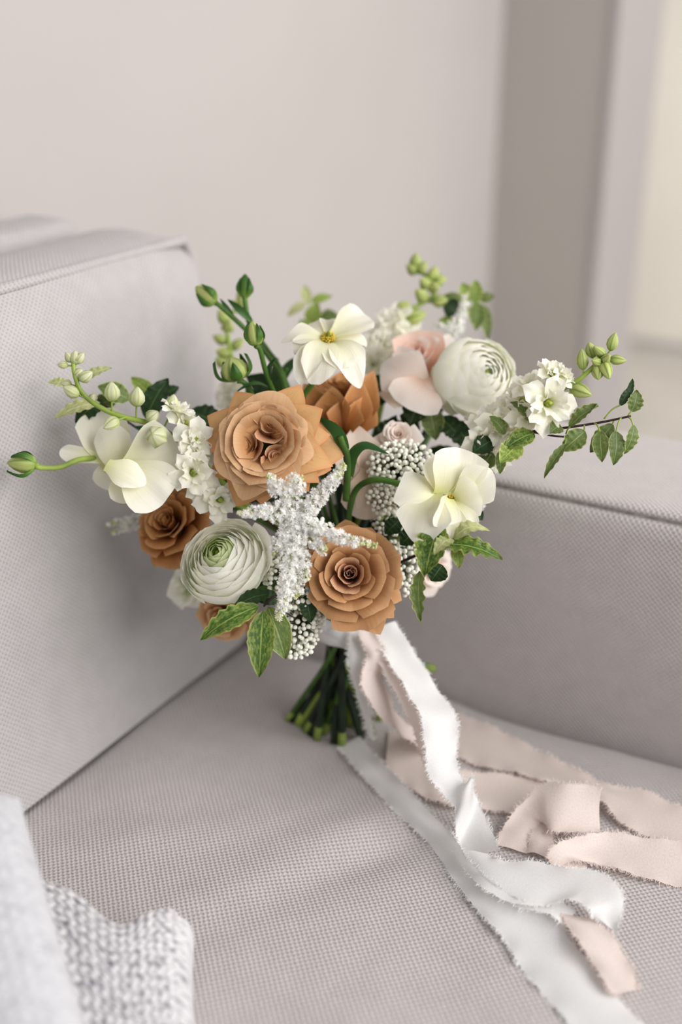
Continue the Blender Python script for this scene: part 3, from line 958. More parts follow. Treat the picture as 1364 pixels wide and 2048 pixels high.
# ---- blush and beige roses
rose('blush pink rose at the top right beside the big white ranunculus', 842, 738, 0.900, D(-.38, .72, .55), 0.0330, mats=('blush_deep', 'blush'), n=12, tmax=.62, spin=.2, group='blush roses', pointed=.08, th_open=.9,
     guards=[(790, 686, .890, .028, dict(base=(838, 772, .885), nrm=F, curl=-.15, bend=.12, cup=.2)), (764, 714, .880, .042, dict(base=(852, 788, .870), nrm=D(-.2, .3, 1), curl=-.25, bend=.16, rd=.42, pw=1.4)), (830, 655, .905, .040, dict(base=(850, 775, .895), nrm=F, cup=.3, mat='blush_deep', rd=.2, pw=2)),
             (902, 660, .91, .038, dict(base=(862, 775, .9), nrm=F, cup=.25)), (756, 778, .874, .036, dict(base=(842, 792, .868), mat='beige_rose', curl=-.2, nrm=D(0, .5, 1))), (818, 815, .855, .042, dict(base=(852, 762, .868), nrm=D(0, .3, 1), curl=-.1, rd=.22, pw=2)), (885, 806, .86, .036, dict(base=(862, 755, .868), nrm=F, rd=.22, pw=2))], gmat='blush', stem='stem')
rose('pale beige rose seen from the side right of the largest caramel rose', 742, 950, 0.868, D(-.1, .9, .45), 0.0280, mats=('beige_rose', 'beige_rose'), n=16, tmax=.7, spin=.9, group='blush roses', pointed=.05, th_open=.7,
     guards=[(712, 846, .850, .042, dict(base=(728, 985, .848), nrm=F, bend=.14, cup=.3, curl=-.1)), (776, 858, .856, .040, dict(base=(742, 985, .85), nrm=F, bend=.14, cup=.25, curl=-.1)), (722, 1038, .838, .034, dict(base=(742, 940, .842), curl=-.08, bend=.15, nrm=F, rd=.25, pw=2)), (754, 1034, .836, .030, dict(base=(750, 945, .842), curl=-.1, nrm=F, rd=.25, pw=2)), (702, 985, .84, .036, dict(base=(750, 930, .848), nrm=F, bend=.12, rd=.25, pw=2))], gmat='beige_rose', stem='stem')
rose('tiny half-open blush spray rose above the bead-like white sprig', 797, 872, 0.850, D(-.05, .25, 1), 0.0150, mats=('blush', 'blush'), n=20, tmax=.62, spin=.5, group='blush roses', pointed=0,
     guards=[(848, 880, .852, .022, dict(curl=.1)), (760, 880, .85, .022, dict(curl=.1)), (790, 922, .845, .022, dict(curl=.1))], gmat='blush', stem='stem')
rose('blush rose mostly hidden behind the variegated leaves low on the right', 858, 1135, 0.895, D(.45, -.25, .8), 0.0200, mats=('blush', 'blush'), n=14, spin=.1, group='blush roses', pointed=0,
     guards=[(845, 1190, .888, .026, dict(rd=.2, pw=2.2)), (893, 1110, .893, .028, dict(rd=.2, pw=2.2)), (885, 1150, .89, .026, dict(rd=.2, pw=2.2))], gmat='blush', stem='stem', foot=(868, 1338, .945))
rose('cream rose tucked low on the left against the sofa back', 378, 1176, 0.905, D(-.6, -.1, .8), 0.0190, mats=('ranunc', 'ranunc'), n=12, spin=.6, group='blush roses', pointed=.1,
     guards=[(334, 1190, .90, .026), (350, 1140, .905, .024), (395, 1215, .90, .026), (365, 1210, .90, .026)], gmat='ranunc', stem='stem')

# ---- ranunculus
ranunculus('white ranunculus with a green heart low on the left', 448, 1122, 0.802, D(-.30, .58, 1), 0.0325, n=60, spin=.3,
           outer=[(548, 1085, .80, .040), (540, 1140, .795, .040), (500, 1180, .79, .036), (560, 1105, .805, .036)])
ranunculus('big closed white ranunculus at the upper right', 956, 756, 0.870, D(.34, .20, .9), 0.0350, n=46, spin=1.0, openness=.74, green=False,
           outer=[(872, 740, .875, .042), (864, 790, .87, .040), (905, 825, .86, .040), (960, 838, .86, .040), (925, 680, .88, .04)])

# ---- cream open flowers with broad waxy petals
def bloom(label, x, y, d, axis, petals, eye=True, stem_kw=None, stem='stem', eye_off=0.0):
    pos = P(x, y, d)
    ax = unit(axis)
    t = thing('cream_flower', label, 'flower', pos, 'cream open flowers')
    for k, p in enumerate(petals):
        o = p[4] if len(p) > 4 else {}
        tip = P(*p[:3])
        base = pos + (P(*o['base']) - pos if 'base' in o else 0.06 * (tip - pos))
        v = bt_petal(base, tip, p[3], o.get('nrm', ax), bend=o.get('bend', .10), cup=o.get('cup', .12), curl=o.get('curl', 0), rd=o.get('rd', .20), pw=o.get('pw', 2.4),
                     base_w=o.get('bw', .30), ruf=o.get('ruf', .035), wmax=o.get('wmax', .65), twist=o.get('tw', 0), nu=15, nv=17, seed=int(rng.integers(1 << 30)))
        part('petal', v, gridf(15, 17), M['cream'], t, guv(15, 17))
    if eye:
        B = basis(ax)
        e0 = pos + ax * eye_off
        hv, hf, hu = lathe(e0, ax, [(0, .0020), (.003, .0026), (.006, .0018), (.009, .0009), (.0098, .0003)], 9, ridge=.12, nr=3)
        part('pistil', hv, hf, M['pistil'], t, hu)
        av, af = [], []
        iv, if_ = ico()
        for i in range(40):
            a = i * 2.4; r = .0016 + .0036 * sqrt(i / 40)
            tipp = e0 + B @ np.array([r * cos(a), r * sin(a), .0055 - .0025 * (i / 40) + rng.uniform(0, .001)])
            b = len(av)
            sv_, sf_ = tube([e0 + B @ np.array([.5 * r * cos(a), .5 * r * sin(a), 0]), tipp], .00022, m=1, ns=3)
            av += list(sv_); af += [tuple(q + b for q in f) for f in sf_]
            b = len(av)
            av += list(tipp + iv * .00075); af += [tuple(q + b for q in f) for f in if_]
        part('stamens', av, af, M['stamen'], t, kind='stuff')
    add_stem(t, pos - ax * .002, ax, 0.0022, stem, **(stem_kw or {}))
    return t

bloom('cream open flower with a yellow centre, highest in the middle', 656, 682, 0.845, D(.04, .62, .78), [
    (564, 674, .835, .022, dict(curl=-.18, rd=.45, pw=1.4, cup=.25)), (612, 650, .862, .020, dict(cup=.2, rd=.4, pw=1.5)), (672, 640, .868, .022, dict(cup=.2, rd=.4, pw=1.5)), (740, 636, .855, .030, dict(twist=.5, cup=.2)), (734, 690, .845, .013, dict(twist=.8, cup=.4)),
    (720, 752, .815, .027, dict(curl=-.25, bend=.2, rd=.35, pw=1.7)), (632, 752, .814, .026, dict(curl=-.2, bend=.24)), (600, 744, .815, .020, dict(curl=-.25, twist=-.6, cup=.3)), (598, 706, .826, .026, dict(curl=-.15, twist=-.3)), (692, 738, .818, .026, dict(bend=.15))],
    stem_kw=dict(via=[P(628, 760, .85), P(600, 830, .86)]))
bloom('cream flower farthest left with one cupped petal standing up', 225, 930, 0.835, D(-.2, .1, 1), [
    (186, 824, .846, .036, dict(base=(236, 940, .838), cup=.42, bend=.10, rd=.24, pw=2.4, bw=.55, nrm=D(.35, -.1, 1), ruf=.015, wmax=.5)), (214, 846, .826, .026, dict(base=(244, 945, .826), cup=-.28, bend=.16, rd=.30, pw=2.2, bw=.6, nrm=D(.2, .2, 1), ruf=.02, wmax=.5)),
    (119, 904, .826, .0125, dict(base=(205, 918, .828), cup=.2, bend=.05, bw=.6)), (208, 978, .832, .020, dict(base=(228, 920, .834), cup=.2, curl=-.1, bw=.5))],
    eye=False, stem_kw=dict(via=[P(240, 935, .85), P(330, 960, .88)]))
bloom('cream flower with two broad fan petals left of the largest caramel rose', 258, 936, 0.815, D(-.05, .1, 1), [
    (352, 884, .814, .040, dict(base=(242, 940, .812), cup=.26, bend=.05, rd=.14, pw=2.6, bw=.25, nrm=D(-.3, -.2, 1), ruf=.02, wmax=.75)), (330, 1004, .800, .042, dict(base=(240, 930, .808), cup=.14, bend=.16, rd=.16, pw=2.6, bw=.28, nrm=D(.1, .3, 1), ruf=.03, wmax=.75)),
    (258, 1006, .804, .024, dict(base=(240, 935, .81), cup=.10, bend=.10, nrm=D(.2, .2, 1))), (292, 968, .790, .021, dict(base=(213, 928, .792), cup=-.22, bend=.12, rd=.42, pw=1.7, bw=.45, wmax=.45, ruf=.03, nrm=D(0, .4, 1)))],
    eye=False, stem_kw=dict(via=[P(300, 930, .84), P(390, 980, .88)]))
bloom('cream open flower on the right with a yellow eye, above the serrated leaves', 902, 1002, 0.795, D(.30, -.15, 1), [
    (918, 896, .786, .040, dict(base=(893, 990, .792), cup=.20, bend=.16, bw=.55, rd=.16, pw=2.6)), (882, 906, .790, .034, dict(base=(890, 985, .796), cup=.2, bend=.16, bw=.5)), (986, 944, .786, .032, dict(base=(905, 992, .793), cup=.18, bend=.10, rd=.3, pw=1.8)), (960, 985, .784, .030, dict(base=(908, 998, .793), cup=.1)),
    (788, 1004, .782, .038, dict(base=(885, 985, .795), bend=.16, cup=-.12, rd=.36, pw=1.3, bw=.5, nrm=D(-.1, .25, 1))), (838, 1094, .772, .040, dict(base=(872, 985, .790), bend=.16, cup=.16, rd=.4, pw=1.4, nrm=D(-.35, .1, 1))), (902, 1078, .776, .018, dict(base=(898, 1006, .788), cup=.45, bend=.1, rd=.3)),
    (926, 1066, .783, .024, dict(base=(908, 1002, .792), cup=.14, bend=.12)), (868, 1052, .768, .022, dict(base=(895, 995, .786), cup=.5, bend=.14, rd=.35, pw=1.6))], eye_off=-.003,
    stem_kw=dict(via=[P(850, 985, .808), P(800, 968, .810), P(745, 960, .818), P(706, 992, .832)]))

# ---- buds on curved stems
def bud(label, x, y, d, axis, L, r, via, skin='bud_green', nsep=4, leafs=(), foot=None, stem='stem', sep_open=.15):
    pos = P(x, y, d); ax = unit(axis)
    t = thing('flower_bud', label, 'flower bud', pos - ax * L * .5, 'striped buds on curved stems')
    b0 = pos - ax * L * .5
    prof = [(0, r * .35), (L * .08, r * .72), (L * .25, r), (L * .5, r * .98), (L * .75, r * .72), (L * .92, r * .34), (L, r * .08)]
    v, f, uv = lathe(b0, ax, prof, 20, ridge=.05, nr=5)
    part('bud', v, f, M[skin], t, uv)
    B = basis(ax, .6)
    for i in range(nsep):
        a = i * 2 * pi / nsep + rng.uniform(-.2, .2)
        e = B @ np.array([cos(a), sin(a), 0])
        opn = sep_open * rng.uniform(.4, 1.6)
        v = bt_petal(b0 + e * r * .35, b0 + ax * L * rng.uniform(.72, .98) + e * r * (.55 + 2.2 * opn), r * .82, -e, bend=-.30, cup=.30, leaf=True, nu=7, nv=11, seed=int(rng.integers(1 << 30)))
        part('sepal', v, gridf(7, 11), M['sepal'], t, guv(7, 11))
    add_stem(t, b0, ax, 0.0019, stem, foot, via=[P(*q) for q in via])
    for (bx, by, bd, tx, ty, td, w, nrm) in leafs:
        v = bt_petal(P(bx, by, bd), P(tx, ty, td), w, nrm, bend=.18, cup=.2, curl=-.12, leaf=True, nu=7, nv=13)
        part('leaf', v, gridf(7, 13), M['blade'], t, guv(7, 13))

bud('green bud at the far left end of a bare curved stem', 44, 927, 0.800, D(-1, .05, .1), .0200, .0068, [(78, 935, .80), (120, 934, .808), (165, 918, .818), (230, 920, .845), (330, 950, .87)], stem='stem_light')
bud('striped yellow-green bud at the upper left end of a long slanting stem', 411, 590, 0.868, D(-.72, .62, .2), .0190, .0072, [(440, 612, .87), (500, 668, .875), (548, 730, .88), (575, 790, .88)],
    leafs=[(470, 640, .875, 440, 597, .87, .004, F)])
bud('pointed dark green bud standing highest on the upper left', 490, 572, 0.872, D(.02, 1, .1), .0180, .0056, [(490, 600, .872), (500, 650, .876), (535, 700, .88), (570, 760, .885)], skin='sepal',
    leafs=[(506, 645, .874, 455, 598, .87, .006, F)])
bud('narrow green bud with a pale slit above the largest caramel rose', 508, 667, 0.820, D(-.12, 1, .15), .0175, .0062, [(520, 700, .825), (532, 745, .835), (550, 790, .845), (575, 830, .85)],
    leafs=[(545, 762, .84, 549, 716, .835, .008, D(-1, 0, .6)), (548, 785, .842, 476, 776, .83, .008, D(0, 1, .5))])
bud('fat lime bud half wrapped in dark sepals above the largest caramel rose', 468, 738, 0.835, D(-.25, .95, .2), .0180, .0105, [(488, 765, .838), (505, 790, .845), (530, 840, .85)], sep_open=.25, nsep=5)

# arching bare stems and strap leaves between the roses
def blade_thing(label, stem_pts, blades, r=.0026, mat='stem'):
    t = thing('strap_leaf_stem', label, 'leaf', P(*stem_pts[0]), 'strap leaves in the bouquet')
    v, f = tube([P(*q) for q in stem_pts], r, m=8)
    part('stem', v, f, M[mat], t)
    for (pts, w) in blades:
        c = crom([P(*q) for q in pts], 5)
        T = np.gradient(c, axis=0)
        vv = []
        for i, p in enumerate(c):
            q = i / (len(c) - 1)
            tt_ = unit(T[i]); sd = unit(np.cross(tt_, F)); nn = np.cross(sd, tt_)
            hw = w / 2 * max(.05, sin(pi * (0.12 + .88 * q) ** .8) ** .8)
            for u_ in (-1, -.5, 0, .5, 1):
                vv.append(p + sd * hw * u_ * .8 + UZ * hw * abs(u_) * -.5 + nn * .4 * hw * u_)
        part('leaf', vv, gridf(5, len(c)), M['blade'], t, guv(5, len(c)))
blade_thing('green strap leaf arching over beside the largest caramel rose, with its stem', [(692, 1000, .828), (695, 940, .815), (692, 905, .806), (680, 872, .80)],
            [([(691, 895, .803), (672, 855, .798), (634, 832, .80)], .011), ([(699, 950, .817), (705, 905, .812), (732, 886, .808), (778, 908, .806)], .010)])
blade_thing('dark pointed leaf pair rising behind the upper left buds', [(566, 800, .895), (565, 760, .892), (572, 735, .89)],
            [([(566, 790, .892), (560, 755, .89), (582, 722, .89), (600, 716, .888)], .012), ([(568, 790, .893), (552, 740, .89), (556, 715, .89)], .012)])

# ---- white larkspur spikes: florets, plump buds and a ridged stem
def floret(t, x, y, d, axis, r, n=11, green=.35):
    """double ruffled floret: a green eye that carries its petals"""
    pos = P(x, y, d); B = basis(axis, rng.uniform(0, 6))
    hv, hf, hu = lathe(pos - B[:, 2] * r * .25, B[:, 2], [(0, r * .10), (r * .18, r * .17), (r * .34, r * .10), (r * .40, r * .02)], 8, ridge=.2, nr=4)
    c = part('floret', hv, hf, M['eye'], t, hu)
    for i in range(n):
        q = i / (n - 1)
        v = whorl_petal(az=i * 2.4 + rng.uniform(-.3, .3), r0=r * .08, z0=-r * .2, th0=radians(lerp(18, 62, q)), th1=radians(lerp(30, 105, q) + rng.uniform(-12, 12)),
                        L=r * lerp(.62, 1.12, q) * rng.uniform(.9, 1.12), w=r * lerp(.26, .46, q), wrap=1.6, minr=r * .4, rd=.20, pw=1.5, tip=.12, curl=radians(rng.uniform(-10, 30)),
                        ruf=r * .10, nu=7, nv=6, seed=int(rng.integers(1 << 30)))
        part('petal', xf(v, pos, B), gridf(7, 6), M['stock'], c, guv(7, 6))
    return c

def sbud(t, x, y, d, axis, L, r, skin='bud_pale', stalk=None):
    pos = P(x, y, d); ax = unit(axis)
    if skin == 'bud_green': r *= .86; L *= 1.08
    b0 = pos - ax * L * .5
    v, f, uv = lathe(b0, ax, [(0, r * .3), (L * .1, r * .66), (L * .3, r), (L * .55, r * .95), (L * .78, r * .62), (L * .93, r * .26), (L, r * .05)], 15, ridge=.14, nr=5, spin=rng.uniform(0, 1))
    o = part('bud', v, f, M[skin], t, uv)
    if stalk is not None:
        sv_, sf_ = tube([np.asarray(stalk), (np.asarray(stalk) + b0) / 2 - ax * L * .12, b0 + ax * L * .02], .0007, m=4, ns=6)
        part('stalk', sv_, sf_, M['stem_light'], o)
    return o

def larkspur(label, stem, florets, buds, sr=.0021, mat='stem_light', foot=None, skin='bud_pale', join=None):
    t = thing('larkspur_spike', label, 'flower', P(*stem[0]), 'white larkspur spikes')
    pts = [P(*q) for q in stem]
    full = pts + stem_path(pts[-1], unit(pts[-2] - pts[-1]), foot, .03)[1:]
    v, f = tube(full, sr * .7, sr * 1.4, m=6)
    part('stem', v, f, M[mat], t)
    c = crom(pts, 12)
    for (x, y, d, ax, r) in florets:
        floret(t, x, y, d, D(*ax), r)
    for b in buds:
        x, y, d, ax, L, r = b[:6]
        p = P(x, y, d)
        st = c[np.argmin(np.linalg.norm(c - (p - D(*ax) * L), axis=1))]
        sbud(t, x, y, d, D(*ax), L, r, b[6] if len(b) > 6 else skin, st)
    return t

larkspur('white larkspur spike arching out to the left above the cream flowers',
         [(146, 722, .800), (150, 752, .800), (164, 785, .802), (196, 812, .805), (240, 832, .808), (296, 846, .812), (340, 868, .82), (388, 905, .835), (440, 960, .86)],
         [(352, 818, .812, (.4, .9, .4), .0125), (372, 846, .815, (.6, .3, .8), .012), (392, 878, .806, (.3, .25, 1), .0150), (386, 945, .802, (.1, -.1, 1), .0165), (402, 905, .806, (.5, .2, 1), .0150), (440, 1000, .812, (.3, -.3, 1), .0150), (408, 972, .81, (.0, -.3, 1), .014)],
         [(150, 715, .800, (.05, 1, .2), .010, .0035), (138, 714, .80, (-.5, .8, .2), .008, .003), (160, 716, .80, (.6, .8, .2), .0095, .0033), (125, 730, .80, (-1, .1, .1), .0075, .0027),
          (172, 752, .80, (.85, .5, .2), .0115, .0040), (157, 745, .80, (.6, .5, .4), .0080, .0030), (142, 782, .80, (-1, .55, .2), .0125, .0042), (132, 768, .805, (-1, .2, .2), .008, .003), (186, 795, .805, (.2, .6, .6), .007, .003),
          (223, 783, .802, (.02, 1, .2), .0140, .0054), (274, 793, .805, (.08, 1, .15), .0140, .0054), (306, 832, .806, (.75, .6, .4), .0110, .0046), (222, 848, .797, (-.8, -.55, .5), .0130, .0046), (312, 872, .80, (-.3, .2, 1), .0130, .0075), (345, 805, .815, (.2, 1, .2), .0120, .0045)], foot=(600, 1450))
larkspur('white larkspur spike at the right ending in a cluster of green buds',
         [(1206, 712, .800), (1180, 740, .80), (1150, 765, .803), (1110, 785, .81), (1060, 815, .825), (1000, 850, .84), (920, 900, .87)],
         [(1106, 747, .800, (.2, .6, .8), .0125), (1130, 752, .803, (.7, .6, .4), .0105), (1098, 806, .797, (.25, -.1, 1), .0195), (1062, 770, .812, (-.1, .7, .7), .013), (1046, 800, .812, (-.3, .6, .8), .015), (1058, 836, .808, (.1, -.3, 1), .013), (1018, 812, .825, (-.3, .7, .6), .014), (1008, 850, .818, (0, .1, 1), .016), (978, 880, .82, (-.1, -.2, 1), .016), (975, 845, .828, (-.2, .3, 1), .014), (1020, 878, .82, (.2, -.5, .9), .012), (985, 918, .825, (.1, -.5, .9), .012)],
         [(1226, 683, .797, (.25, 1, .2), .0120, .0043), (1165, 718, .80, (-.12, 1, .2), .0135, .0046), (1182, 700, .80, (-.35, .8, .5), .0115, .0044), (1198, 702, .795, (-.7, .45, .6), .0115, .0040), (1236, 720, .797, (1, -.15, .3), .0110, .0038), (1192, 723, .794, (-.8, .05, .8), .0090, .0036),
          (1213, 716, .792, (.2, .3, 1), .0085, .0036), (1196, 744, .797, (-.1, -.8, .5), .0130, .0050), (1212, 740, .794, (.2, -.85, .5), .0150, .0048), (1162, 783, .80, (.9, -.4, .4), .0150, .0058)], foot=(744, 1464), skin='bud_green')
larkspur('soft-focus green-tipped larkspur spike, highest of all at the top right',
         [(832, 522, .955), (846, 545, .955), (866, 566, .955), (868, 590, .955), (846, 606, .952), (818, 622, .95), (806, 645, .948), (795, 680, .945), (780, 740, .935)],
         [(785, 640, .945, (-.3, .6, .7), .017), (812, 652, .945, (.4, .4, .8), .016), (780, 672, .94, (-.2, .2, 1), .016), (752, 700, .94, (-.6, .3, .8), .016), (768, 690, .938, (0, .1, 1), .015), (745, 728, .935, (-.4, -.1, .9), .014), (775, 720, .935, (0, 0, 1), .015), (760, 660, .945, (-.4, .7, .5), .012)],
         [(832, 522, .955, (0, 1, .2), .0125, .0058), (824, 538, .955, (-.8, .5, .3), .0110, .0052), (845, 535, .953, (.6, .7, .4), .0110, .005), (866, 548, .953, (.4, 1, .2), .0130, .006), (880, 560, .953, (1, .2, .3), .0110, .0055), (850, 566, .95, (-.5, .2, .7), .0125, .006), (868, 575, .95, (.3, -.2, 1), .0120, .006), (842, 590, .95, (-.5, .5, .7), .0140, .0062), (880, 602, .95, (1, .1, .4), .0130, .0058), (808, 614, .95, (-.8, .4, .4), .0125, .0056), (832, 634, .947, (.9, .3, .3), .0170, .0072)], foot=(700, 1450), skin='bud_green')
larkspur('soft-focus larkspur spike behind the upper left buds',
         [(492, 575, .955), (478, 612, .955), (452, 640, .953), (456, 672, .952), (462, 710, .95), (468, 760, .948), (490, 820, .94)],
         [(470, 790, .945, (-.3, .1, 1), .017), (492, 812, .94, (.2, .2, 1), .016), (458, 775, .95, (-.6, .5, .7), .013), (510, 790, .942, (.4, .4, .9), .015), (480, 830, .935, (0, -.2, 1), .014)],
         [(484, 590, .955, (.0, 1, .2), .014, .006), (476, 612, .955, (-.7, .6, .3), .013, .0055), (486, 604, .953, (.7, .6, .3), .011, .005), (446, 634, .953, (-.5, .8, .2), .013, .0055), (456, 652, .952, (.3, .4, .9), .015, .006), (440, 678, .953, (-.9, .4, .2), .0125, .0048), (476, 688, .952, (.8, .7, .2), .0125, .0044), (447, 706, .95, (-.7, .1, .5), .0135, .0055), (443, 724, .95, (-.6, .4, .5), .0120, .0055)], foot=(622, 1440), skin='bud_green')

# ---- astilbe plumes: tapering side branches fluffed with tiny starry florets
def star_mesh():
    v, f = [], []
    for k in range(9):
        a = k * 2.4; el = 0.2 + 1.1 * (k / 9)
        dv = np.array([cos(a) * cos(el), sin(a) * cos(el), sin(el)])
        sd = unit(np.cross(dv, [.3, .2, 1])) * .10
        b = len(v)
        v += [-sd * .5, sd * .5, dv * .75 + sd * 1.3, dv, dv * .75 - sd * 1.3]
        f.append((b, b + 1, b + 2, b + 3, b + 4))
    return np.array(v), f
STV, STF = star_mesh()
OCT_V = np.array([(1, 0, 0), (-1, 0, 0), (0, 1, 0), (0, -1, 0), (0, 0, 1.3), (0, 0, -1)], float)
OCT_F = [(0, 2, 4), (2, 1, 4), (1, 3, 4), (3, 0, 4), (2, 0, 5), (1, 2, 5), (3, 1, 5), (0, 3, 5)]

def astilbe(label, main, branches, foot=None, dens=1.0, sr=.0016):
    t = thing('astilbe_plume', label, 'flower', P(*main[0]), 'white astilbe plumes')
    pts = [P(*q) for q in main]
    v, f = tube(pts + stem_path(pts[-1], unit(pts[-1] - pts[0]) * -1, foot, .02)[1:], .0010, .0020, m=5, ns=6)
    part('stem', v, f, M['stem_light'], t)
    for (bp, r0, r1) in branches:
        c = crom([P(*q) for q in bp], 16)
        v, f = tube([P(*q) for q in bp], .0006, .0003, m=6, ns=5)
        br = part('branch', v, f, M['stem_light'], t)
        L = np.sum(np.linalg.norm(np.diff(c, axis=0), axis=1))
        n = int(dens * 8200 * L * (r0 + r1) / .012)
        SV, SF, TV, TF = [], [], [], []
        iv, if_ = ico()
        for i in range(n):
            q = rng.uniform() ** 1.15
            k = q * (len(c) - 1); a = int(k)
            p = c[a] if a >= len(c) - 1 else c[a] * (1 - (k - a)) + c[a + 1] * (k - a)
            rad = lerp(r0, r1, q ** 1.1) * rng.uniform(.15, 1.0) ** .6
            dv = unit(rng.normal(size=3) + F * .25)
            pos = p + dv * rad
            if q > .68 and rng.uniform() < (q - .66) * 2.9:
                s = rng.uniform(.0007, .00115)
                b = len(TV); TV += list(pos + (OCT_V if q < 2 else iv) * s); TF += [tuple(j + b for j in x) for x in OCT_F]
            else:
                s = rng.uniform(.0017, .0028)
                B = basis(dv + rng.normal(size=3) * .3, rng.uniform(0, 6))
                b = len(SV); SV += list(pos + (STV * s) @ B.T); SF += [tuple(j + b for j in x) for x in STF]
        part('florets', SV, SF, M['fluff'], br, smooth=False, kind='stuff')
        if TV: part('tip_buds', TV, TF, M['fluff_bud'], br, smooth=False, kind='stuff')
    return t

astilbe('feathery white astilbe plume spilling down the front between the two caramel roses', [(572, 985, .775), (590, 1050, .775), (580, 1130, .79), (620, 1180, .83)],
        [([(600, 1035, .772), (560, 985, .762), (548, 968, .762), (538, 952, .762)], .0095, .0018), ([(585, 1000, .765), (590, 970, .762), (598, 956, .762)], .0095, .004),
         ([(600, 1030, .77), (635, 995, .765), (665, 962, .762), (688, 930, .762)], .0085, .0022), ([(585, 1035, .77), (545, 1022, .762), (505, 1025, .760), (476, 1026, .760)], .0085, .0018),
         ([(600, 1040, .768), (640, 1060, .760), (690, 1078, .756), (752, 1092, .754)], .0085, .0018), ([(592, 1030, .77), (585, 1090, .762), (575, 1150, .762), (565, 1205, .768), (556, 1240, .77)], .0100, .0018),
         ([(590, 1045, .77), (562, 1080, .765), (550, 1105, .765)], .008, .003), ([(598, 1055, .77), (628, 1085, .764), (650, 1100, .762)], .007, .003), ([(590, 1080, .768), (605, 1125, .765), (612, 1160, .768)], .007, .003), ([(580, 1130, .768), (596, 1165, .77), (590, 1195, .772)], .0065, .0025)],
        foot=(660, 1455))
astilbe('dim double-tipped astilbe plume against the sofa back at the left', [(310, 1030, .905), (360, 1040, .91)],
        [([(312, 1028, .905), (270, 1038, .898), (212, 1050, .89)], .0050, .0018), ([(312, 1040, .905), (270, 1050, .898), (224, 1065, .89)], .0050, .0018)], foot=(612, 1446), dens=.9)
astilbe('single astilbe spike with a pale tip behind the blush rose at the top', [(925, 610, .945), (905, 670, .94)],
        [([(905, 668, .94), (920, 640, .94), (934, 585, .94)], .0075, .0015), ([(905, 660, .94), (890, 655, .94), (872, 650, .94)], .006, .002)], foot=(720, 1440), dens=.8)
astilbe('small astilbe tuft showing between the right cream flower and the sofa arm', [(955, 1010, .835), (930, 1020, .84)],
        [([(940, 1015, .835), (960, 1005, .832), (968, 985, .83)], .0055, .002), ([(935, 1025, .835), (945, 1040, .832), (948, 1050, .832)], .004, .002)], foot=(735, 1438), dens=.8)

# ---- bead-like rice flower sprays
_bead = []
def bead_meshes():
    if not _bead:
        iv, if_ = ico()
        for k in range(3):
            s = np.array([1, 1, 1.08 + .08 * k])
            _bead.append(mesh('bead', iv * s, if_, M['bead']))
    return _bead
from mathutils import Matrix, Vector
def rice(label, blobs, foot=None, rad=.00185):
    x0, y0, d0 = blobs[0][:3]
    t = thing('rice_flower_sprig', label, 'flower', P(x0, y0, d0), 'bead-like rice flower sprigs')
    loc = np.array(t.location)
    SVV, SFF = [], []
    kept = []
    for (x, y, d, rx, ry, n) in blobs:
        c = P(x, y, d)
        pxm = FPX / d
        core = c - F * (min(rx, ry) / pxm) * .9
        tries = 0; got = 0
        while got < n and tries < n * 40:
            tries += 1
            a = rng.uniform(0, 2 * pi); q = sqrt(rng.uniform())
            h = sqrt(max(0, 1 - q * q))
            p = c + CR * (rx / pxm) * q * cos(a) + CU * (ry / pxm) * q * sin(a) + F * (min(rx, ry) / pxm) * (h * .75 - .25 + rng.uniform(-.16, .10))
            if any(np.sum((p - k) ** 2) < (rad * 1.75) ** 2 for k in kept): continue
            kept.append(p); got += 1
            s = rad * rng.uniform(.72, 1.08)
            mw = Matrix.Translation(Vector(p - loc)) @ Matrix(np.column_stack([basis(p - core, 0)]).tolist()).to_4x4() @ Matrix.Scale(s, 4)
            link('bead', bead_meshes()[got % 3], t, mw)
            sv_, sf_ = tube([core + (p - core) * .15, p], .00045, m=1, ns=3, cap=False)
            b = len(SVV); SVV += list(sv_); SFF += [tuple(j + b for j in f_) for f_ in sf_]
    part('stalks', SVV, SFF, M['bead_stalk'], t, kind='stuff')
    add_stem(t, P(x0, y0, d0 + .015), D(.0, .3, 1), .0018, 'stem_dark', foot)
    return t
rice('dense white bead cluster below the tiny blush spray rose', [(805, 938, .832, 70, 58, 190), (768, 1000, .832, 36, 30, 34)], foot=(690, 1440))
rice('thin white bead sprig running down the right edge of the low caramel rose', [(775, 1070, .842, 32, 62, 70), (808, 1140, .838, 30, 50, 50), (846, 1080, .85, 34, 46, 40)], foot=(704, 1446))
rice('loose white bead cluster at the very bottom, behind the hanging leaf', [(602, 1250, .812, 40, 55, 80), (590, 1300, .812, 34, 16, 22), (632, 1232, .82, 22, 20, 14)], foot=(640, 1448))
rice('white bead sprig mixed into the astilbe beside the white ranunculus', [(566, 1140, .800, 42, 56, 80), (610, 1120, .80, 28, 44, 34), (590, 1190, .80, 36, 30, 26), (640, 1060, .805, 24, 24, 14)], foot=(646, 1440))

# ---- leafy sprigs
def leaf(t, base, tip, w, mat, nrm=None, kw=None, petiole=None, name='leaf'):
    b, e = P(*base), P(*tip)
    o = dict(bend=.10, cup=.12, curl=-.08, leaf=True, wave=.09, serr=.045, nwave=5, nu=11, nv=21, seed=int(rng.integers(1 << 30)))
    o.update(kw or {})
    n = F + CU * .3 if nrm is None else nrm
    v = bt_petal(b, e, w, n, **o)
    lf = part(name, v, gridf(11, 21), M[mat], t, guv(11, 21))
    if petiole is not None:
        a = P(*petiole)
        m = (a + b) / 2 + UZ * np.linalg.norm(a - b) * .15
        pv, pf = tube([a, m, b + (e - b) * .04], .0006, m=4, ns=5)
        part('petiole', pv, pf, M['stem_light'], lf)
    return lf

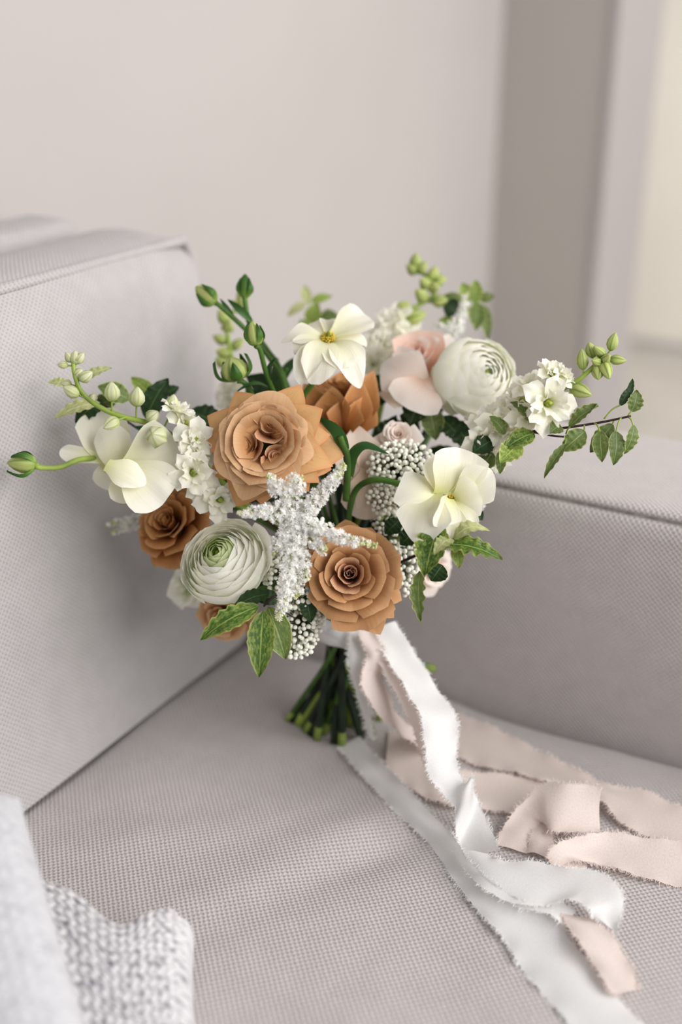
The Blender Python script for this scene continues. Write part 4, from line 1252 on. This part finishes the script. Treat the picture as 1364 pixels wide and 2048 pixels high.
def sprig(label, twigs, leaves, mat='leaf', twig='twig', tr=.0011, root=True, foot=None, name='pittosporum_sprig', group='pittosporum sprigs'):
    t = thing(name, label, 'leaf sprig', P(*twigs[0][0]), group)
    for k, tw in enumerate(twigs):
        pts = [P(*q) for q in tw]
        if k == 0 and root:
            pts = pts + stem_path(pts[-1], unit(pts[-2] - pts[-1]), foot, .02)[1:]
        v, f = tube(pts, tr * (.7 if k == 0 else .6), tr * (1.5 if k == 0 else .8), m=6, ns=7)
        part('twig', v, f, M[twig], t)
    for L in leaves:
        base, tip, w = L[:3]
        o = L[3] if len(L) > 3 else {}
        leaf(t, base, tip, w, o.get('mat', mat), o.get('nrm'), {k: o[k] for k in o if k not in ('mat', 'nrm', 'pet')}, o.get('pet'))
    return t

sprig('long dark twig with small wavy leaves reaching right over the sofa arm',
      [[(1262, 832, .795), (1200, 845, .80), (1120, 857, .805), (1060, 864, .81), (1000, 880, .82), (950, 900, .835)], [(1136, 874, .80), (1110, 872, .80), (1085, 868, .805), (1062, 863, .81)]],
      [((1232, 862, .792), (1228, 930, .790), .0125, dict(pet=(1242, 836, .796), nrm=D(.2, .1, 1))), ((1268, 850, .792), (1250, 908, .792), .0105, dict(pet=(1256, 834, .796), nrm=D(.5, .1, 1))),
       ((1226, 848, .80), (1180, 905, .803), .0125, dict(pet=(1228, 840, .798))), ((1200, 862, .793), (1204, 924, .790), .0115, dict(pet=(1188, 846, .80), nrm=D(-.3, .1, 1))),
       ((1263, 824, .797), (1276, 780, .795), .0120, dict(mat='leaf', curl=-.2, nrm=D(.2, -.1, 1), pet=(1256, 832, .796))), ((1254, 800, .796), (1266, 756, .80), .0045, dict(mat='leaf_dark', twist=.5)), ((1240, 812, .797), (1262, 772, .797), .006, dict(mat='leaf_dark', pet=(1208, 838, .798))),
       ((1138, 855, .797), (1196, 810, .795), .010, dict(mat='leaf', cup=.4, nrm=D(-.4, .5, .8), pet=(1132, 868, .80))), ((1170, 862, .80), (1124, 902, .80), .0150, dict(nrm=D(.1, .2, 1), pet=(1168, 850, .80))),
       ((1132, 888, .797), (1088, 955, .792), .0070, dict(mat='leaf', cup=.3, wave=.16, nrm=D(-.5, .1, 1), pet=(1130, 874, .80))), ((1120, 850, .802), (1100, 866, .795), .0110, dict(nrm=D(0, .3, 1))),
       ((1068, 866, .803), (1010, 895, .795), .0150, dict(mat='leaf_var', nrm=D(.1, .6, 1))), ((1040, 888, .80), (1000, 925, .792), .0165, dict(mat='leaf_lime', nrm=D(-.1, .4, 1))),
       ((1066, 840, .805), (1022, 803, .803), .0110, dict(mat='leaf', nrm=D(.4, .4, .8))), ((1010, 868, .812), (980, 832, .81), .0110, dict(mat='leaf', nrm=D(.3, .3, .9))), ((985, 880, .818), (945, 905, .815), .0150, dict(mat='leaf_dark')),
       ((985, 905, .82), (960, 940, .82), .014, dict(mat='leaf')), ((1002, 900, .81), (1000, 948, .81), .008, dict(mat='leaf'))], mat='leaf', foot=(744, 1440))

sprig('serrated variegated leaves on a dark twig under the right cream flower',
      [[(912, 1085, .775), (880, 1090, .782), (830, 1112, .80), (790, 1130, .82)]],
      [((882, 1088, .772), (1006, 1114, .765), .0160, dict(mat='leaf_var', wave=.14, serr=.10, nwave=6, nrm=D(-.1, .7, .7))), ((906, 1080, .772), (976, 1050, .77), .0115, dict(mat='leaf_pale', bend=.25, curl=-.3, nrm=D(-.2, .7, .7))),
       ((912, 1092, .775), (918, 1136, .770), .0090, dict(mat='leaf_lime', serr=0, wave=0)), ((880, 1048, .775), (848, 1152, .765), .0215, dict(mat='leaf_var', wave=.15, serr=.10, nwave=6, cup=.2, nrm=D(-.3, .2, 1))),
       ((905, 1078, .768), (868, 1108, .758), .0110, dict(mat='leaf_pale', bend=.2, nrm=D(-.3, .5, .8))), ((840, 1142, .775), (841, 1244, .765), .0105, dict(mat='leaf', wave=.2, serr=.08, nwave=5, cup=.25, nrm=D(-.5, .1, 1))),
       ((885, 1130, .80), (862, 1162, .80), .0160, dict(mat='leaf_dark')), ((835, 1060, .82), (800, 1090, .82), .014, dict(mat='leaf_dark')), ((800, 1040, .825), (770, 1068, .825), .013, dict(mat='leaf_dark'))], foot=(722, 1450))

sprig('mottled leaves hanging lowest, below the white ranunculus',
      [[(528, 1212, .775), (545, 1196, .785), (580, 1180, .80)]],
      [((518, 1212, .772), (398, 1276, .765), .0165, dict(mat='leaf_var', wave=.12, serr=.06, nwave=6, nrm=D(-.1, .5, 1), curl=-.12)), ((526, 1222, .772), (518, 1354, .762), .0185, dict(mat='leaf_var', wave=.07, serr=.05, nwave=7, nrm=D(.05, .15, 1))),
       ((536, 1214, .782), (572, 1318, .778), .0200, dict(mat='leaf', wave=.03, serr=.03, nrm=D(.2, .1, 1))), ((538, 1188, .785), (468, 1212, .778), .0130, dict(mat='leaf_dark', nrm=D(-.1, .7, .8))), ((612, 1190, .80), (622, 1245, .80), .0120, dict(mat='leaf_dark')), ((560, 1200, .79), (500, 1190, .785), .011, dict(mat='leaf_dark'))], foot=(634, 1452))

sprig('leafy twig behind the left larkspur, leaves from pale green to dark',
      [[(196, 800, .845), (250, 840, .85), (300, 875, .858), (360, 930, .87)]],
      [((292, 838, .852), (336, 756, .855), .0190, dict(mat='leaf_dark', serr=.04, nrm=D(-.2, .1, 1))), ((258, 800, .85), (196, 772, .845), .0165, dict(mat='leaf', nrm=D(0, .4, 1))), ((200, 806, .838), (108, 834, .83), .0115, dict(mat='leaf_pale', wave=.1, nrm=D(-.2, .5, .9))),
       ((162, 762, .83), (222, 734, .83), .0085, dict(mat='leaf_pale', nrm=D(.2, .6, .8))), ((140, 770, .83), (97, 764, .83), .0085, dict(mat='leaf_pale', nrm=D(0, .6, .8))), ((440, 850, .872), (378, 822, .872), .020, dict(mat='leaf_dark', nrm=D(.1, .3, 1), serr=.02)),
       ((312, 800, .872), (262, 754, .872), .013, dict(mat='leaf_lime')), ((330, 790, .872), (358, 774, .872), .009, dict(mat='leaf_dark')), ((205, 800, .846), (150, 845, .842), .0150, dict(mat='leaf_dark')), ((232, 800, .855), (180, 815, .85), .014, dict(mat='leaf')),
       ((262, 905, .84), (250, 870, .838), .006, dict(mat='leaf', serr=0)), ((330, 880, .85), (270, 852, .845), .008, dict(mat='blade', serr=0)), ((322, 868, .848), (300, 912, .845), .007, dict(mat='blade', serr=0))], foot=(596, 1440))

sprig('soft-focus lime sprig sticking up behind the topmost cream flower',
      [[(618, 600, .985), (622, 640, .98), (618, 690, .97), (625, 780, .95)]],
      [((616, 606, .985), (608, 570, .985), .009, dict(mat='leaf_pale')), ((622, 604, .985), (664, 592, .985), .009, dict(mat='leaf_lime')), ((612, 606, .985), (574, 632, .985), .008, dict(mat='leaf_pale')), ((620, 650, .98), (636, 606, .975), .015, dict(mat='leaf_lime')),
       ((618, 672, .975), (600, 640, .975), .015, dict(mat='leaf_lime')), ((640, 640, .975), (678, 634, .972), .016, dict(mat='leaf')), ((618, 690, .97), (588, 668, .97), .013, dict(mat='leaf_lime'))], twig='stem_light', foot=(646, 1432))

sprig('soft-focus leaf sprig drooping right behind the blush rose',
      [[(962, 600, .96), (930, 625, .955), (905, 660, .95), (880, 720, .94)]],
      [((925, 600, .955), (885, 592, .955), .009, dict(mat='leaf')), ((915, 625, .95), (886, 608, .95), .018, dict(mat='leaf_dark')), ((948, 608, .957), (952, 560, .957), .013, dict(mat='leaf_lime')), ((938, 602, .957), (924, 566, .957), .013, dict(mat='leaf_lime')),
       ((958, 600, .96), (988, 592, .96), .010, dict(mat='leaf')), ((955, 605, .958), (952, 660, .955), .015, dict(mat='leaf')), ((966, 610, .96), (976, 678, .957), .010, dict(mat='leaf')), ((905, 650, .95), (878, 640, .95), .012, dict(mat='leaf_lime'))], twig='stem_light', foot=(735, 1436))

# dark inner foliage, mostly leaves added to darken gaps behind the front blooms
IN = []
for k in range(74):
    a = rng.uniform(0, 2 * pi); q = sqrt(rng.uniform())
    x = 655 + 215 * q * cos(a); y = 985 + 215 * q * sin(a)
    d_ = .905 + rng.uniform(-.015, .03) - .01 * (1 - q)
    ang = atan2(y - 1000, x - 660) + rng.uniform(-.8, .8)
    ln = rng.uniform(55, 95)
    IN.append(((x, y, d_), (x + ln * cos(ang), y + ln * sin(ang) * .9, d_ - rng.uniform(0, .02)), rng.uniform(.015, .023), dict(mat='leaf_dark', nrm=D(rng.uniform(-.5, .5), rng.uniform(-.2, .7), 1))))
sprig('dark green inner foliage filling the gaps behind the front blooms', [[(650, 930, .90), (665, 1050, .90), (680, 1160, .90)], [(560, 900, .89), (620, 1000, .895), (670, 1120, .90)], [(790, 900, .89), (730, 1010, .895), (690, 1130, .90)], [(860, 1020, .895), (760, 1090, .90), (692, 1180, .90)]],
      IN + [((838, 800, .875), (820, 850, .87), .020, dict(mat='leaf_dark')), ((858, 815, .875), (872, 880, .87), .018, dict(mat='leaf')), ((880, 835, .875), (925, 880, .868), .017, dict(mat='leaf_dark')), ((905, 845, .875), (945, 900, .865), .020, dict(mat='leaf_dark')), ((935, 870, .86), (985, 905, .85), .019, dict(mat='leaf_dark')),
            ((830, 850, .878), (800, 830, .875), .016, dict(mat='leaf_dark')), ((905, 960, .86), (960, 975, .85), .02, dict(mat='leaf')), ((940, 1015, .855), (965, 1040, .85), .012, dict(mat='leaf_dark')), ((975, 930, .855), (966, 990, .85), .012, dict(mat='leaf_dark'))], twig='stem_dark', tr=.002, foot=(672, 1452), name='foliage_sprig')

# ------------------------------------------------------------------ ribbons
def ribbon(label, ctrl, mat, group, name='ribbon', nseg=14, nw=11, fray=True, wav=.0012, seed=0):
    """ctrl: pairs of edge points in world space, along the ribbon"""
    A = crom([c[0] for c in ctrl], nseg); Bc = crom([c[1] for c in ctrl], nseg)
    n = len(A)
    rs = np.random.default_rng(seed)
    T = np.gradient((A + Bc) / 2, axis=0); T /= np.linalg.norm(T, axis=1)[:, None] + 1e-12
    Wd = Bc - A
    Nn = np.cross(T, Wd); Nn /= np.linalg.norm(Nn, axis=1)[:, None] + 1e-12
    Nn[Nn[:, 2] < 0] *= -1 if name == 'flat' else 1
    ln = np.concatenate([[0], np.cumsum(np.linalg.norm(np.diff((A + Bc) / 2, axis=0), axis=1))])
    wid = float(np.mean(np.linalg.norm(Wd, axis=1)))
    ph = rs.uniform(0, 6, 6)
    v, uv = [], []
    u = np.linspace(0, 1, nw)
    for i in range(n):
        for a in u:
            e = abs(2 * a - 1)
            jag = .0003 * (np.sin(ln[i] * 640 + ph[0] + 3 * a) + np.sin(ln[i] * 1530 + ph[1])) * e ** 6
            h = wav * (np.sin(ln[i] * 70 + ph[2] + a * 4) * .5 + np.sin(ln[i] * 33 + ph[3] - a * 5)) + .0008 * np.sin(ln[i] * 240 + ph[4] + 2 * a) * e ** 3
            v.append(A[i] + Wd[i] * a + unit(Wd[i]) * jag * np.sign(a - .5) + Nn[i] * h)
            uv.append((a * wid, ln[i]))
    v = np.array(v)
    t = thing('ribbon', label, 'ribbon', v.mean(axis=0), group)
    part('band', v, gridf(nw, n), M[mat], t, uv)
    if fray:
        fv, ff = [], []
        for side in (0, nw - 1):
            E = v[side::nw]
            out = unit(np.array([0, 0, 0.]) + 1e-9)
            for k in range(int(ln[-1] * 2300)):
                q = rs.uniform(0, n - 1.001); i = int(q); fr = q - i
                p = E[i] * (1 - fr) + E[i + 1] * fr
                o = unit(Wd[i]) * (-1 if side == 0 else 1)
                dv = unit(o + T[i] * rs.normal() * .7 + Nn[i] * rs.normal() * .35)
                L = rs.uniform(.001, .0045); w_ = rs.uniform(.0001, .0002)
                d2 = unit(dv + T[i] * rs.normal() * .8)
                s = unit(np.cross(dv, F)) * w_
                b = len(fv)
                p1 = p + dv * L * .55; p2 = p1 + d2 * L * .45
                fv += [p - dv * .0006 - s, p - dv * .0006 + s, p1 + s, p1 - s, p2]
                ff += [(b, b + 1, b + 2, b + 3), (b + 3, b + 2, b + 4)]
        part('frayed_edge', fv, ff, M[mat], t, smooth=False, kind='stuff')
    return t
def pr(x1, y1, d1, x2, y2, d2): return (P(x1, y1, d1), P(x2, y2, d2))
def sr(x1, y1, h1, x2, y2, h2): return (S(x1, y1, h1), S(x2, y2, h2))

# binding: a few turns of white silk round the stems
bt = thing('ribbon', 'white silk ribbon wound as a band round the stems under the blooms', 'ribbon', BIND, 'white silk ribbons')
for k, (dz, rr_) in enumerate(((0.015, .0205), (0.008, .0215), (0.001, .0205))):
    v, uv = [], []
    for i in range(49):
        a = 2 * pi * i / 48
        for j in range(7):
            q = j / 6
            r_ = rr_ + .0018 * sin(pi * q) + .0008 * sin(5 * a + k * 2 + 3 * q) + .0005 * sin(11 * a + 5 * q)
            v.append(BIND + CR * r_ * 1.15 * cos(a) + np.array([0, 1, 0]) * r_ * sin(a) + UZ * (dz + .012 * (q - .5) + .0025 * sin(a + k * 1.7)))
            uv.append((q * .012, a * .02))
    part('turn', v, gridf(7, 49), M['ribbon_white'], bt, uv)

ribbon('white silk ribbon falling in a twist from the knot to the seat', [
    pr(735, 1262, .868, 790, 1242, .872), pr(775, 1320, .855, 836, 1320, .865), pr(815, 1385, .842, 882, 1392, .855), pr(842, 1440, .832, 912, 1430, .842), pr(850, 1500, .826, 916, 1478, .836),
    pr(862, 1555, .822, 914, 1530, .83), pr(890, 1590, .820, 930, 1565, .826), pr(912, 1625, .815, 944, 1556, .815), sr(915, 1700, .006, 955, 1600, .022), sr(930, 1716, .004, 1000, 1700, .016)], 'ribbon_white', 'white silk ribbons', seed=1)
ribbon('long white silk ribbon running flat to the bottom edge of the picture', [
    sr(674, 1492, .002, 716, 1476, .004), sr(730, 1556, .002, 784, 1544, .008), sr(790, 1620, .002, 846, 1610, .011), sr(860, 1690, .002, 905, 1672, .013), sr(905, 1755, .002, 950, 1735, .013), sr(960, 1825, .002, 1030, 1798, .013), sr(1010, 1880, .002, 1100, 1830, .010), sr(1040, 1930, .002, 1150, 1890, .006), sr(1100, 2000, .002, 1220, 1975, .004), sr(1190, 2100, .002, 1310, 2080, .003)], 'ribbon_white', 'white silk ribbons', seed=2, nseg=9)
ribbon('white silk ribbon folded in a broad bend over the blush ribbons', [
    sr(912, 1702, .010, 975, 1706, .012), sr(960, 1770, .012, 1000, 1718, .016), sr(1040, 1808, .014, 1075, 1724, .018), sr(1100, 1805, .016, 1140, 1742, .019), sr(1150, 1798, .020, 1192, 1744, .021), sr(1178, 1820, .018, 1244, 1788, .020), sr(1190, 1836, .012, 1240, 1840, .013), sr(1226, 1856, .008, 1228, 1880, .008)], 'ribbon_white', 'white silk ribbons', seed=3)
ribbon('white ribbon fold tucked under, right of the long flat ribbon', [
    sr(1030, 1812, .011, 1090, 1786, .012), sr(1090, 1830, .012, 1120, 1800, .013), sr(1120, 1848, .010, 1140, 1814, .012), sr(1126, 1862, .006, 1150, 1826, .009)], 'ribbon_white', 'white silk ribbons', seed=4)
ribbon('narrow pale ribbon tail hanging straight down in front of the stems', [
    pr(700, 1262, .872, 740, 1262, .872), pr(697, 1310, .868, 730, 1310, .868), pr(704, 1360, .872, 730, 1365, .872), pr(722, 1420, .885, 740, 1420, .885), pr(740, 1480, .900, 748, 1478, .900)], 'ribbon_white', 'white silk ribbons', seed=5)
ribbon('blush silk ribbon looping down from the knot beside the white twist', [
    pr(712, 1262, .864, 748, 1262, .864), pr(735, 1310, .858, 770, 1312, .858), pr(726, 1345, .855, 764, 1352, .872), pr(735, 1390, .855, 782, 1395, .878), pr(762, 1430, .86, 798, 1432, .885), pr(800, 1465, .868, 815, 1450, .895), sr(850, 1500, .012, 835, 1462, .012), sr(880, 1520, .004, 880, 1490, .004)], 'ribbon_blush', 'blush silk ribbons', seed=6)
ribbon('blush silk ribbon hanging behind the white twist with a frayed left edge', [
    pr(722, 1262, .866, 790, 1270, .876), pr(758, 1330, .860, 815, 1325, .872), pr(790, 1385, .852, 845, 1375, .866), pr(815, 1430, .846, 860, 1420, .86), pr(838, 1480, .840, 870, 1470, .855), pr(850, 1530, .84, 875, 1520, .855)], 'ribbon_blush', 'blush silk ribbons', seed=7)
ribbon('blush silk ribbon lying in a low band across the seat behind the white ribbons', [
    sr(770, 1540, .003, 778, 1460, .003), sr(830, 1580, .003, 850, 1500, .004), sr(880, 1606, .004, 880, 1540, .007), sr(950, 1618, .004, 950, 1544, .008), sr(1015, 1626, .003, 1030, 1552, .007), sr(1060, 1640, .002, 1100, 1570, .005)], 'ribbon_blush', 'blush silk ribbons', seed=8)
ribbon('blush silk ribbon stretching from behind the twist to the right edge', [
    sr(900, 1500, .004, 905, 1425, .004), sr(960, 1530, .005, 985, 1455, .006), sr(1040, 1548, .007, 1070, 1500, .007), sr(1110, 1570, .008, 1150, 1538, .010), sr(1190, 1592, .010, 1215, 1566, .012), sr(1240, 1640, .006, 1290, 1580, .012), sr(1290, 1666, .004, 1350, 1610, .010), sr(1400, 1690, .004, 1420, 1630, .008)], 'ribbon_blush', 'blush silk ribbons', seed=9)
ribbon('blush ribbon standing in an upright fold in the middle of the pile', [
    sr(990, 1690, .003, 1050, 1705, .003), sr(1012, 1645, .010, 1080, 1650, .008), sr(1050, 1600, .022, 1092, 1650, .010), sr(1090, 1565, .034, 1100, 1660, .012), sr(1130, 1568, .036, 1120, 1664, .012), sr(1180, 1570, .034, 1165, 1664, .010), sr(1200, 1580, .030, 1200, 1664, .008)], 'ribbon_blush', 'blush silk ribbons', seed=10)
ribbon('blush ribbon inner fold seen through the gap of the upright one', [
    sr(1052, 1706, .003, 1096, 1712, .003), sr(1062, 1670, .007, 1106, 1680, .006), sr(1080, 1630, .010, 1108, 1640, .009), sr(1095, 1590, .012, 1125, 1600, .012)], 'ribbon_blush', 'blush silk ribbons', seed=11)
ribbon('blush silk ribbon curling out of a loop to the right edge, lower one', [
    sr(1176, 1748, .003, 1170, 1700, .003), sr(1130, 1746, .006, 1130, 1712, .004), sr(1095, 1720, .014, 1110, 1740, .006), sr(1110, 1690, .022, 1145, 1722, .010), sr(1160, 1672, .020, 1190, 1728, .006), sr(1220, 1664, .016, 1235, 1740, .004), sr(1290, 1676, .012, 1300, 1760, .003), sr(1400, 1690, .008, 1400, 1780, .002)], 'ribbon_blush', 'blush silk ribbons', seed=12)
ribbon('blush ribbon end trailing towards the lower right corner over the long white one', [
    sr(1120, 1826, .008, 1190, 1836, .008), sr(1135, 1850, .013, 1215, 1858, .011), sr(1160, 1890, .013, 1240, 1890, .010), sr(1190, 1930, .010, 1262, 1930, .008), sr(1216, 1976, .008, 1272, 1960, .008), sr(1238, 1990, .006, 1276, 1978, .008)], 'ribbon_blush', 'blush silk ribbons', seed=13)
